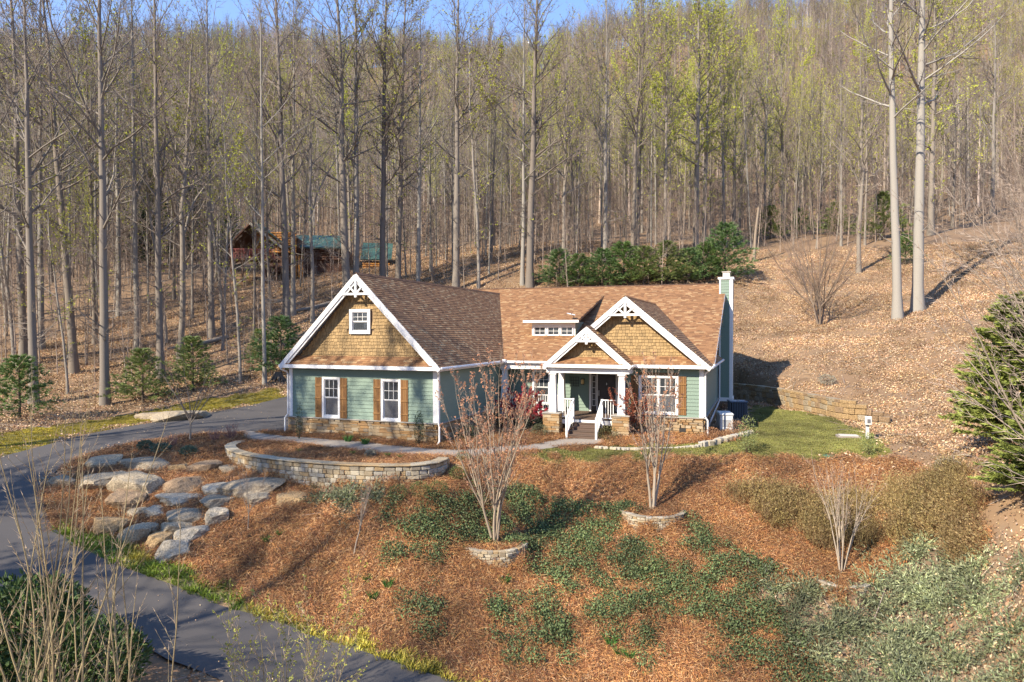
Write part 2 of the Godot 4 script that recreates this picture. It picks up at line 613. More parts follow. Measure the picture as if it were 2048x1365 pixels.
func lay_out() -> void:
	# the front terrace, then everything that lies on the land
	terrace = rounded(PackedVector2Array([Vector2(-9.2, 1.2), Vector2(-8.5, 3.4), Vector2(-7.3, 4.6), Vector2(-5.6, 5.4), Vector2(-3.2, 5.75), Vector2(-0.6, 5.6), Vector2(1.2, 5.05), Vector2(1.9, 4.2), Vector2(1.9, 3.2), Vector2(1.2, 1.0), Vector2(-4.0, 0.5)]), 3)
	back_lawn = rounded(PackedVector2Array([Vector2(11.4, -24.2), Vector2(12.9, -23.3), Vector2(14.9, -20.9), Vector2(16.0, -18.3), Vector2(17.2, -15.8), Vector2(18.2, -13.5), Vector2(20.1, -13.1), Vector2(21.4, -9.0), Vector2(20.0, -2.0), Vector2(13.0, -3.0), Vector2(11.3, -6.0)]), 3)
	for q in [[990, 1085, 1.15], [1305, 1020, 1.2], [1682, 1148, 0.9]]:
		var p := gp(q[0], q[1])
		planters.append([Vector2(p.x, p.z + 0.1), q[2], p.y])
	drive = rounded(plan([[1010, 1410], [904, 1363], [831, 1341], [746, 1311], [660, 1285], [570, 1250], [505, 1230], [441, 1213], [386, 1185], [300, 1155], [231, 1131], [171, 1101], [124, 1073], [100, 1048], [87, 1015], [88, 975], [112, 942], [165, 912], [235, 893], [320, 880], [420, 869], [500, 865], [574, 864]]), 1)
	drive.append_array(PackedVector2Array([Vector2(-8.3, -2.0), Vector2(-8.3, -16.0), Vector2(-15.0, -16.5)]))
	drive.append_array(plan([[560, 797], [500, 812], [400, 829], [300, 846], [200, 864], [100, 889], [0, 915], [-130, 962], [-230, 1020], [-250, 1100], [-160, 1160], [0, 1196], [100, 1220], [240, 1272], [334, 1320], [428, 1356], [520, 1400]]))
	survey_land()
	walk = rounded(plan([[480, 862], [500, 881], [560, 886], [640, 892], [700, 900], [760, 906], [830, 911], [900, 911], [1000, 907], [1080, 900], [1140, 891], [1200, 888], [1205, 878], [1130, 878], [1080, 887], [1020, 893], [930, 899], [860, 898], [790, 892], [720, 884], [640, 878], [570, 873], [520, 866]]), 3)
	zone.resize(ZW * ZD)
	zone.fill(LEAF)
	mark(plan([[90, 1045], [92, 975], [140, 925], [250, 890], [420, 868], [578, 858], [878, 872], [1000, 820], [1240, 835], [1410, 855], [1480, 870], [1480, 905], [1780, 915], [1900, 945], [1960, 990], [1960, 1100], [2040, 1250], [2048, 1400], [900, 1420], [660, 1285], [400, 1190], [231, 1131]]), STRAW, 0.8)
	mark(plan([[1030, 912], [1100, 899], [1180, 893], [1300, 889], [1400, 888], [1470, 882], [1500, 860], [1490, 838], [1510, 810], [1650, 832], [1700, 850], [1760, 880], [1790, 905], [1700, 912], [1500, 916], [1300, 918], [1100, 920]]), LAWN, 0.7)
	mark(plan([[110, 1050], [133, 1056], [190, 1064], [240, 1074], [313, 1104], [355, 1131], [407, 1157], [467, 1187], [557, 1221], [640, 1246], [740, 1280], [830, 1312], [930, 1350], [1040, 1410], [900, 1420], [746, 1320], [570, 1258], [386, 1192], [231, 1138], [124, 1080]]), VERGE, 0.4)
	mark(plan([[-200, 985], [0, 912], [100, 886], [200, 861], [300, 843], [400, 826], [500, 809], [572, 796], [572, 775], [480, 788], [400, 800], [300, 822], [200, 838], [100, 850], [0, 868], [-200, 920]]), MOSS, 0.9)
	mark(plan([[430, 1356], [334, 1322], [240, 1274], [100, 1222], [0, 1198], [-300, 1180], [-300, 1500], [900, 1500], [700, 1400], [520, 1400]]), BARE, 0.6)
	for q in IVY_BEDS:
		mark(plan(q), IVY, 0.9)
	for q in JUNIPER_BEDS:
		mark(plan(q), JUNIPER, 0.9)
	for q in HEATH_BEDS:
		mark(plan(q), HEATH, 0.9)
	mark(walk, WALK)
	mark(drive, DRIVE)
	mark(PackedVector2Array([Vector2(-8.1, 0.05), Vector2(0.1, 0.05), Vector2(0.1, -5.0), Vector2(11.2, -6.1), Vector2(11.2, -27.0), Vector2(-8.1, -27.0)]), PAD)
	print("laid out")

const IVY_BEDS := [
	[[1005, 985], [1040, 945], [1090, 938], [1130, 985], [1180, 958], [1230, 985], [1290, 972], [1275, 1020], [1240, 1050], [1260, 1090], [1330, 1120], [1410, 1180], [1470, 1230], [1430, 1250], [1360, 1240], [1290, 1200], [1230, 1190], [1190, 1190], [1130, 1150], [1060, 1120], [1015, 1090], [990, 1040]],
	[[880, 1010], [960, 980], [990, 1040], [975, 1080], [930, 1090], [880, 1085], [840, 1135], [790, 1115], [800, 1060], [840, 1020]], [[800, 1000], [830, 1010], [800, 1060], [770, 1040]],
	[[1080, 1125], [1130, 1160], [1125, 1240], [1180, 1290], [1130, 1330], [1050, 1300], [1065, 1220]], [[1200, 1180], [1260, 1200], [1250, 1290], [1195, 1280]],
	[[860, 1170], [900, 1185], [895, 1230], [925, 1270], [890, 1280], [840, 1215]], [[780, 1200], [845, 1205], [845, 1260], [785, 1255]], [[965, 1215], [1015, 1190], [1045, 1240], [1000, 1270], [970, 1258]], [[1005, 1265], [1060, 1290], [1070, 1340], [1005, 1320]],
	[[1380, 1030], [1420, 1080], [1480, 1105], [1540, 1140], [1530, 1190], [1450, 1160], [1390, 1110], [1365, 1050]], [[1390, 1120], [1470, 1170], [1470, 1260], [1510, 1320], [1430, 1340], [1390, 1220]], [[1260, 1190], [1320, 1250], [1320, 1330], [1250, 1290]], [[1480, 1180], [1560, 1220], [1600, 1320], [1530, 1330], [1480, 1260]], [[1560, 1260], [1640, 1330], [1680, 1400], [1580, 1400]], [[1140, 960], [1190, 945], [1195, 1000], [1155, 1012]]]
const JUNIPER_BEDS := [
	[[1560, 1150], [1620, 1165], [1700, 1190], [1760, 1130], [1800, 1080], [1900, 1050], [2000, 1100], [2048, 1180], [2048, 1365], [1700, 1400], [1640, 1330], [1560, 1240], [1500, 1190]],
	[[610, 985], [680, 972], [770, 985], [780, 1010], [700, 1022], [610, 1008]]]
const HEATH_BEDS := [[[1480, 1000], [1500, 950], [1560, 932], [1700, 925], [1800, 930], [1890, 950], [1950, 1000], [1980, 1070], [1930, 1110], [1860, 1060], [1790, 1080], [1720, 1100], [1640, 1090], [1580, 1060], [1520, 1035]]]

func build_sheets() -> void:
	structure("driveway", draped(drive, 0.5, 0.012, func(x, z): return Color(1, 1, 1) * (1.0 + 0.3 * bumps.get_noise_2d(x * 1.5, z * 1.5) + 0.2 * bumps.get_noise_2d(x * 7.0, z * 7.0))), M.asphalt, "dark asphalt driveway curving up past the house")
	structure("walkway", draped(walk, 0.4, 0.014, func(_x, _z): return Color.WHITE), M.concrete, "pale concrete walkway along the house front")

# ---------------------------------------------------------------- the house
var house: Node3D
var shakes_left := 300
var shake_rest: MB
var stones_left := 300
var stone_rest := {}
var stone_shapes := []
const EAVE := 3.42

func trim_box(called: String, lo: Vector3, hi: Vector3, m: Material, parent: Node3D, bevel := 0.008) -> MeshInstance3D:
	var mb := MB.new()
	var s := (hi - lo).abs()
	mb.cbox(Transform3D(), s, minf(bevel, minf(s.x, minf(s.y, s.z)) * 0.3))
	return part(called, mb.done(), m, parent, Transform3D(Basis(), (lo + hi) * 0.5))

func trim_bar(called: String, a: Vector3, b: Vector3, w: float, d: float, m: Material, parent: Node3D, side := Vector3.BACK) -> MeshInstance3D:
	# a board from a to b: d thick along side, w wide across
	var y := (b - a).normalized()
	var x := y.cross(side).normalized()
	var z := x.cross(y)
	var mb := MB.new()
	mb.cbox(Transform3D(), Vector3(w, a.distance_to(b), d), minf(0.008, minf(w, d) * 0.3))
	return part(called, mb.done(), m, parent, Transform3D(Basis(x, y, z), (a + b) * 0.5))

func pipe(called: String, pts: Array, r: float, m: Material, parent: Node3D, sides := 8) -> MeshInstance3D:
	var p := PackedVector3Array(pts)
	var rr := PackedFloat32Array()
	for q in p:
		rr.append(r)
	var mb := MB.new()
	mb.tube(p, rr, sides)
	return part(called, mb.done(), m, parent)

func siding(parent: Node3D, o: Vector3, u: Vector3, out: Vector3, length: float, y0: float, y1: float, holes: Array, m: Material, step := 0.178) -> void:
	# lapped boards up a wall that starts at o and runs along u; holes are [u0, u1, y0, y1]
	var y := y0
	while y < y1 - 0.02:
		var top := minf(y + step, y1)
		var spans := [[0.0, length]]
		for h in holes:
			if h[2] < top - 0.01 and h[3] > y + 0.01:
				var next := []
				for s in spans:
					if h[0] > s[0]:
						next.append([s[0], minf(s[1], h[0])])
					if h[1] < s[1]:
						next.append([maxf(s[0], h[1]), s[1]])
				spans = next
		for s in spans:
			if s[1] - s[0] < 0.03:
				continue
			var mb := MB.new()
			var a: Vector3 = o + u * s[0]
			var b: Vector3 = o + u * s[1]
			var lo := 0.034
			var hi := 0.006
			var q := [a + out * lo, b + out * lo, b + out * hi, a + out * hi, a, b]
			for k in q.size():
				q[k].y = top + 0.012 if k == 2 or k == 3 else y
			var mid := (a + b) * 0.5 - out * 0.2
			mid.y = y + 0.1
			mb.face([q[0], q[1], q[2], q[3]], mid)
			mb.face([q[0], q[1], q[5], q[4]], mid + Vector3.UP)
			var a2 := a
			var b2 := b
			a2.y = top + 0.012
			b2.y = top + 0.012
			mb.face([q[0], q[3], a2, q[4]], mid)
			mb.face([q[1], q[2], b2, q[5]], mid)
			part("siding_board", mb.done(), m, parent)
		y += step

func veneer(parent: Node3D, o: Vector3, u: Vector3, out: Vector3, length: float, y0: float, y1: float, r: RandomNumberGenerator, single := true) -> void:
	# thin ledge stones laid in uneven courses
	var y := y0
	var b := Basis(u, Vector3.UP, out)
	while y < y1 - 0.025:
		var h := minf(r.randf_range(0.08, 0.16), y1 - y)
		if y1 - y - h < 0.05:
			h = y1 - y
		var x := 0.0
		while x < length - 0.02:
			var l := minf(r.randf_range(0.2, 0.6), length - x)
			if length - x - l < 0.1:
				l = length - x
			var halves := 2 if h > 0.12 and r.randf() < 0.3 else 1
			for k in halves:
				var hh := h / halves
				var d := r.randf_range(0.06, 0.10)
				var t := Transform3D(b.scaled_local(Vector3(l - 0.012, hh - 0.012, d)), o + u * (x + l * 0.5) + Vector3.UP * (y - o.y + hh * (k + 0.5)) + out * (d * 0.5 - 0.02))
				var s: Mesh = stone_shapes[r.randi() % stone_shapes.size()]
				var m: Material = M["ledge%d" % (r.randi() % 6)]
				if single and stones_left > 0:
					stones_left -= 1
					part("stone", s, m, parent, t)
				else:
					var st: SurfaceTool = stone_rest.get(m)
					if st == null:
						st = SurfaceTool.new()
						stone_rest[m] = st
					st.append_from(s, 0, Transform3D(Basis(), parent.position) * t)
			x += l
		y += h

func shake_wall(parent: Node3D, z: float, xa: float, half: float, slope: float, y0: float, ytop: float, holes: Array, r: RandomNumberGenerator) -> void:
	# staggered shakes that fill a gable: xa is the ridge line, half the width at height y0
	var y := y0
	while y < ytop - 0.05:
		var w := half - (y - y0) / slope
		var x := xa - w - 0.1
		while x < xa + w:
			var l := r.randf_range(0.10, 0.21)
			var drop := r.randf_range(0.0, 0.035)
			var inside := absf(x + l * 0.5 - xa) < w
			for h in holes:
				if x + l > h[0] and x < h[1] and y + 0.15 > h[2] and y < h[3]:
					inside = false
			if inside:
				var lo := Vector3(x + 0.006, y - drop, z)
				var q := [lo, lo + Vector3(l - 0.012, 0, 0), Vector3(x + l - 0.006, y + 0.165, z), Vector3(x + 0.006, y + 0.165, z)]
				var f := []
				for k in 4:
					f.append(q[k] + Vector3(0, 0, 0.046 if k < 2 else 0.012))
				var mb := MB.new() if shakes_left > 0 else shake_rest
				mb.col = Color(1, 1, 1) * r.randf_range(0.66, 1.22)
				var mid: Vector3 = (q[0] + q[2]) * 0.5
				mb.face([f[0], f[1], f[2], f[3]], mid)
				mb.face([q[0], q[1], f[1], f[0]], mid)
				mb.face([q[0], f[0], f[3], q[3]], mid)
				mb.face([q[1], f[1], f[2], q[2]], mid)
				if shakes_left > 0:
					shakes_left -= 1
					part("shake", mb.done(), M.shake, parent)
			x += l
		y += 0.155

func shingled(parent: Node3D, o: Vector3, u: Vector3, v: Vector3, clip: PackedVector2Array, r: RandomNumberGenerator, step := 0.143) -> void:
	# courses of shingle tabs on a roof plane; clip is the plane's outline in metres along u and v
	var nrm := u.cross(v).normalized()
	var mb := MB.new()
	var lo := clip[0]
	var hi := clip[0]
	for p in clip:
		lo = lo.min(p)
		hi = hi.max(p)
	var b := lo.y
	while b < hi.y:
		var a := lo.x - r.randf() * 0.2
		while a < hi.x:
			var w := r.randf_range(0.12, 0.34)
			var sq := PackedVector2Array([Vector2(a, b), Vector2(a + w, b), Vector2(a + w, b + step), Vector2(a, b + step)])
			var pieces: Array = [sq]
			for p in sq:
				if not Geometry2D.is_point_in_polygon(p, clip):
					pieces = Geometry2D.intersect_polygons(sq, clip)
					break
			var g := r.randf()
			var t := r.randf_range(0.010, 0.018)
			var warm := Color(0.47, 0.25, 0.115).lerp(Color(0.26, 0.125, 0.058), g * g)
			if r.randf() < 0.12:
				warm = Color(0.60, 0.39, 0.20)
			mb.col = warm
			for p in pieces:
				var q := []
				for e in p:
					q.append(o + u * e.x + v * e.y + nrm * (t * (1.0 - (e.y - b) / step) + 0.002))
				if q.size() < 3:
					continue
				mb.face(q.duplicate(), o - nrm * 50.0)
			if Geometry2D.is_point_in_polygon(Vector2(a + w * 0.5, b), clip) or b == lo.y:
				var e0 := o + u * a + v * b
				var e1 := o + u * (a + w) + v * b
				mb.face([e0, e1, e1 + nrm * (t + 0.002), e0 + nrm * (t + 0.002)], (e0 + e1) * 0.5 + v)
			a += w
		b += step
	var s := part("shingles", mb.done(), M.shingle, parent)
	s.set_meta("kind", "stuff")

func slab(called: String, parent: Node3D, o: Vector3, u: Vector3, v: Vector3, ul: float, vl: float, thick: float, m: Material) -> void:
	var nrm := u.cross(v).normalized()
	var mb := MB.new()
	mb.obox(Transform3D(Basis(u, v, nrm), o + u * ul * 0.5 + v * vl * 0.5 - nrm * (thick * 0.5)), Vector3(ul, vl, thick))
	part(called, mb.done(), m, parent)

func ridge_cap(parent: Node3D, a: Vector3, b: Vector3, slope_a: float, slope_b: float, side: Vector3) -> void:
	# folded cap shingles along a ridge
	var mb := MB.new()
	var dir := (b - a).normalized()
	var l := a.distance_to(b)
	var s := 0.0
	while s < l:
		var e := minf(s + 0.2, l)
		mb.col = Color(0.2, 0.105, 0.06) * rng.randf_range(0.8, 1.15)
		var p := a + dir * s
		var q := a + dir * e
		for k in [[side, slope_a], [-side, slope_b]]:
			var w: Vector3 = (k[0] - Vector3.UP * k[1]).normalized() * 0.16
			mb.face([p + Vector3.UP * 0.035, q + Vector3.UP * 0.022, q + w + Vector3.UP * 0.022, p + w + Vector3.UP * 0.035], (p + q) * 0.5 + Vector3.DOWN)
			mb.face([p + Vector3.UP * 0.035, p + w + Vector3.UP * 0.035, p + w, p], p + dir)
		s += 0.18
	part("ridge_cap", mb.done(), M.shingle, parent)

func gable_roof(xa: float, ya: float, slope: float, reach_l: float, reach_r: float, zf: float, zb: float, wall_z: float, r: RandomNumberGenerator) -> Node3D:
	# two slopes with rake boards, soffits and the little truss under the peak
	var g := pivot("gable_roof", house, Vector3(xa, EAVE, zf))
	g.position = Vector3.ZERO
	for s in [-1.0, 1.0]:
		var reach: float = reach_l if s < 0 else reach_r
		var run := Vector3(s, -slope, 0.0).normalized()
		var len_v := reach * sqrt(1.0 + slope * slope)
		var depth := zf - zb
		# seen from outside, u runs to the right and v up the slope
		var u := Vector3(0, 0, -s)
		var eave := Vector3(xa + s * reach, ya - slope * reach, zb if s < 0 else zf)
		slab("roof_deck", g, eave - (run * -0.0), u, -run, depth, len_v, 0.09, M.white)
		shingled(g, eave, u, -run, PackedVector2Array([Vector2(-0.02 if s > 0 else 0.0, -0.03), Vector2(depth + (0.02 if s < 0 else 0.0), -0.03), Vector2(depth + (0.02 if s < 0 else 0.0), len_v), Vector2(-0.02 if s > 0 else 0.0, len_v)]), r)
		var nrm := u.cross(-run).normalized()
		var tail := Vector3(xa + s * reach, ya - slope * reach, zf + 0.02)
		var peak := Vector3(xa, ya, zf + 0.02)
		var drop := Vector3(0, -0.115 * sqrt(1.0 + slope * slope), 0)
		trim_bar("rake_board", tail + drop - run * -0.0, peak + drop * 0.98 + run * 0.015, 0.22, 0.04, M.white, g)
		trim_bar("rake_board", tail + drop * 2.35 - run * 0.35 + Vector3(0, 0, -0.05), peak + drop * 2.35 + Vector3(0, 0, -0.05), 0.12, 0.03, M.white, g)
		var soff := MB.new()
		soff.obox(Transform3D(Basis(run, nrm, run.cross(nrm)), (tail + peak) * 0.5 - nrm * 0.11 + Vector3(0, 0, (wall_z - zf) * 0.5 - 0.045)), Vector3(len_v - 0.3, 0.02, zf - wall_z - 0.03))
		part("soffit", soff.done(), M.soffit, g)
		# gutter along the side eave
		var ga := eave + Vector3(s * 0.06, -0.06, 0)
		trim_box("gutter", Vector3(eave.x + s * 0.01, eave.y - 0.125, zb + 0.1), Vector3(eave.x + s * 0.12, eave.y - 0.005, zf - 0.02), M.white, g, 0.03)
		trim_box("fascia_board", Vector3(eave.x - s * 0.02, eave.y - 0.2, zb + 0.1), Vector3(eave.x - s * 0.05, eave.y - 0.012, zf - 0.05), M.white, g)
		var w := slope
	ridge_cap(g, Vector3(xa, ya, zf), Vector3(xa, ya, zb), slope, slope, Vector3.RIGHT)
	return g

func peak_truss(g: Node3D, xa: float, ya: float, slope: float, zf: float, depth: float) -> void:
	var z := zf - 0.03
	var base := ya - depth
	var half := depth / slope - 0.12
	trim_bar("collar_tie", Vector3(xa - half, base, z), Vector3(xa + half, base, z), 0.11, 0.07, M.white, g)
	trim_bar("king_post", Vector3(xa, base - 0.16, z + 0.004), Vector3(xa, ya - 0.2, z + 0.004), 0.12, 0.08, M.white, g)
	for s in [-1.0, 1.0]:
		trim_bar("strut", Vector3(xa + s * 0.05, base + 0.05, z - 0.003), Vector3(xa + s * half * 0.56, base + depth * 0.50, z - 0.003), 0.09, 0.06, M.white, g)

func pent(g: Node3D, xa: float, half: float, zf: float, zw: float, y0: float, y1: float, slope: float, r: RandomNumberGenerator) -> void:
	# the shingled skirt across the foot of a gable
	var v := Vector3(0, y1 - y0, zw - zf)
	var vl := v.length()
	v = v.normalized()
	var o := Vector3(xa - half, y0, zf)
	var cut := (y1 - y0) / slope
	slab("pent_deck", g, o + Vector3.RIGHT * cut, Vector3.RIGHT, v, half * 2.0 - 2.0 * cut, vl, 0.04, M.white)
	shingled(g, o, Vector3.RIGHT, v, PackedVector2Array([Vector2(0, -0.02), Vector2(half * 2.0, -0.02), Vector2(half * 2.0 - cut, vl), Vector2(cut, vl)]), r, 0.14)
	trim_box("pent_fascia", Vector3(xa - half - 0.02, y0 - 0.19, zf - 0.03), Vector3(xa + half + 0.02, y0 - 0.02, zf + 0.03), M.white, g)
	trim_box("pent_soffit", Vector3(xa - half, y0 - 0.21, zw + 0.03), Vector3(xa + half, y0 - 0.17, zf - 0.035), M.soffit, g)

func window_unit(parent: Node3D, o: Vector3, u: Vector3, out: Vector3, w: float, h: float, units: int, cols: int, rows: int, split: float, case_w := 0.115, back := 0.3) -> Node3D:
	# o is the lower corner of the casing; split is where the meeting rail sits (0: a fixed window)
	var win := pivot("window", parent, o)
	win.basis = Basis(u, Vector3.UP, u.cross(Vector3.UP))
	var f := 0.055
	trim_box("casing", Vector3(0, 0, -0.02), Vector3(case_w, h, f), M.white, win)
	trim_box("casing", Vector3(w - case_w, 0, -0.02), Vector3(w, h, f), M.white, win)
	trim_box("casing", Vector3(case_w, h - case_w, -0.02), Vector3(w - case_w, h, f), M.white, win)
	trim_box("sill", Vector3(case_w, 0, -0.02), Vector3(w - case_w, case_w, f + 0.012), M.white, win)
	var mull := 0.1
	var uw := (w - 2.0 * case_w - mull * (units - 1)) / units
	for k in units:
		var x0 := case_w + k * (uw + mull)
		if k:
			trim_box("mullion", Vector3(x0 - mull, case_w, -0.02), Vector3(x0, h - case_w, f - 0.006), M.white, win)
		var y0 := case_w
		var y1 := h - case_w
		var ym := y0 + (y1 - y0) * split if split > 0.0 else y0
		var fr := 0.035
		# sashes, a lower one set back behind the upper
		for sash in ([[ym, y1, 0.0], [y0, ym, -0.025]] if split > 0.0 else [[y0, y1, 0.0]]):
			var z: float = sash[2]
			var a: float = sash[0]
			var b: float = sash[1]
			var sh := pivot("sash", win, Vector3(x0, a, z))
			var hh := b - a
			trim_box("stile", Vector3(0, 0, -0.03), Vector3(fr, hh, 0.008), M.white, sh, 0.004)
			trim_box("stile", Vector3(uw - fr, 0, -0.03), Vector3(uw, hh, 0.008), M.white, sh, 0.004)
			trim_box("rail", Vector3(fr, 0, -0.03), Vector3(uw - fr, fr, 0.006), M.white, sh, 0.004)
			trim_box("rail", Vector3(fr, hh - fr, -0.03), Vector3(uw - fr, hh, 0.006), M.white, sh, 0.004)
			var grid: bool = sash[2] == 0.0
			var nc := cols if grid else 1
			var nr := rows if grid else 1
			for i in range(1, nc):
				var x := fr + (uw - 2.0 * fr) * i / nc
				trim_box("muntin", Vector3(x - 0.011, fr, -0.012), Vector3(x + 0.011, hh - fr, 0.004), M.white, sh, 0.003)
			for j in range(1, nr):
				var y := fr + (hh - 2.0 * fr) * j / nr
				trim_box("muntin", Vector3(fr, y - 0.011, -0.010), Vector3(uw - fr, y + 0.011, 0.005), M.white, sh, 0.003)
			var pw := (uw - 2.0 * fr) / nc
			var ph := (hh - 2.0 * fr) / nr
			for i in nc:
				for j in nr:
					var mb := MB.new()
					mb.box(Vector3(0.001, 0.001, -0.003), Vector3(pw - 0.001, ph - 0.001, 0.003))
					part("pane", mb.done(), M.glass, sh, Transform3D(Basis(), Vector3(fr + pw * i, fr + ph * j, -0.014)))
			if split > 0.0 and not grid:
				var mb := MB.new()
				mb.box(Vector3(fr, fr, -0.024), Vector3(uw - fr, hh - fr, -0.020))
				part("insect_screen", mb.done(), M.screen, sh)
		var bl := MB.new()
		bl.box(Vector3(x0, y0, -back), Vector3(x0 + uw, y1, -back + 0.01))
		part("blind", bl.done(), M.inside, win)
	# the lining of the opening
	for q in [] if back < 0.2 else [[Vector3(case_w - 0.02, case_w - 0.02, -0.3), Vector3(case_w, h - case_w + 0.02, -0.022)], [Vector3(w - case_w, case_w - 0.02, -0.3), Vector3(w - case_w + 0.02, h - case_w + 0.02, -0.022)], [Vector3(case_w, h - case_w, -0.3), Vector3(w - case_w, h - case_w + 0.02, -0.022)], [Vector3(case_w, case_w - 0.02, -0.3), Vector3(w - case_w, case_w, -0.022)]]:
		trim_box("lining", q[0], q[1], M.inside, win, 0.002)
	return win

func shutter(o: Vector3, w: float, h: float) -> void:
	var s := pivot("shutter", house, o)
	var k := 4
	for i in k:
		trim_box("shutter_board", Vector3(w * i / k + 0.003, 0, 0.0), Vector3(w * (i + 1) / k - 0.003, h, 0.03), M["cedar%d" % ((i + int(absf(o.x) * 3.0)) % 3)], s, 0.006)
	for y in [0.17, 0.49, 0.80]:
		trim_box("batten", Vector3(0.0, h * y - 0.035, 0.031), Vector3(w, h * y + 0.035, 0.055), M.cedar1, s, 0.006)

func wall_block(called: String, lo: Vector3, hi: Vector3, m: Material) -> void:
	var mb := MB.new()
	mb.box(lo, hi)
	part(called, mb.done(), m, house)

func column(x: float, z: float, y0: float, y1: float, wb: float, wt: float) -> void:
	# a tapered square porch column
	var c := pivot("porch_column", house, Vector3(x, y0, z))
	var h := y1 - y0
	var mb := MB.new()
	var q := []
	for y in [0.0, h - 0.09]:
		var w := (wb if y == 0.0 else wt) * 0.5
		q.append([Vector3(-w, y, w), Vector3(w, y, w), Vector3(w, y, -w), Vector3(-w, y, -w)])
	for k in 4:
		mb.face([q[0][k], q[0][(k + 1) % 4], q[1][(k + 1) % 4], q[1][k]], Vector3(0, h * 0.5, 0))
	part("shaft", mb.done(), M.white, c)
	trim_box("capital", Vector3(-wt * 0.5 - 0.05, h - 0.09, -wt * 0.5 - 0.05), Vector3(wt * 0.5 + 0.05, h, wt * 0.5 + 0.05), M.white, c)

func railing(a: Vector3, b: Vector3, h: float, foot := 0.09) -> void:
	# top and bottom rail with square balusters, level or raking
	var rl := pivot("railing", house, a)
	var d := b - a
	var flat := Vector3(d.x, 0, d.z).normalized()
	trim_bar("top_rail", Vector3(0, h, 0), d + Vector3(0, h, 0), 0.05, 0.09, M.white, rl, Vector3.UP.cross(flat).normalized())
	trim_bar("bottom_rail", Vector3(0, foot, 0), d + Vector3(0, foot, 0), 0.05, 0.06, M.white, rl, Vector3.UP.cross(flat).normalized())
	var k := int(Vector3(d.x, 0, d.z).length() / 0.125)
	for i in range(1, k):
		var p := d * (float(i) / k)
		trim_box("baluster", p + Vector3(-0.018, foot + 0.02, -0.018), p + Vector3(0.018, h - 0.02, 0.018), M.white, rl, 0.003)

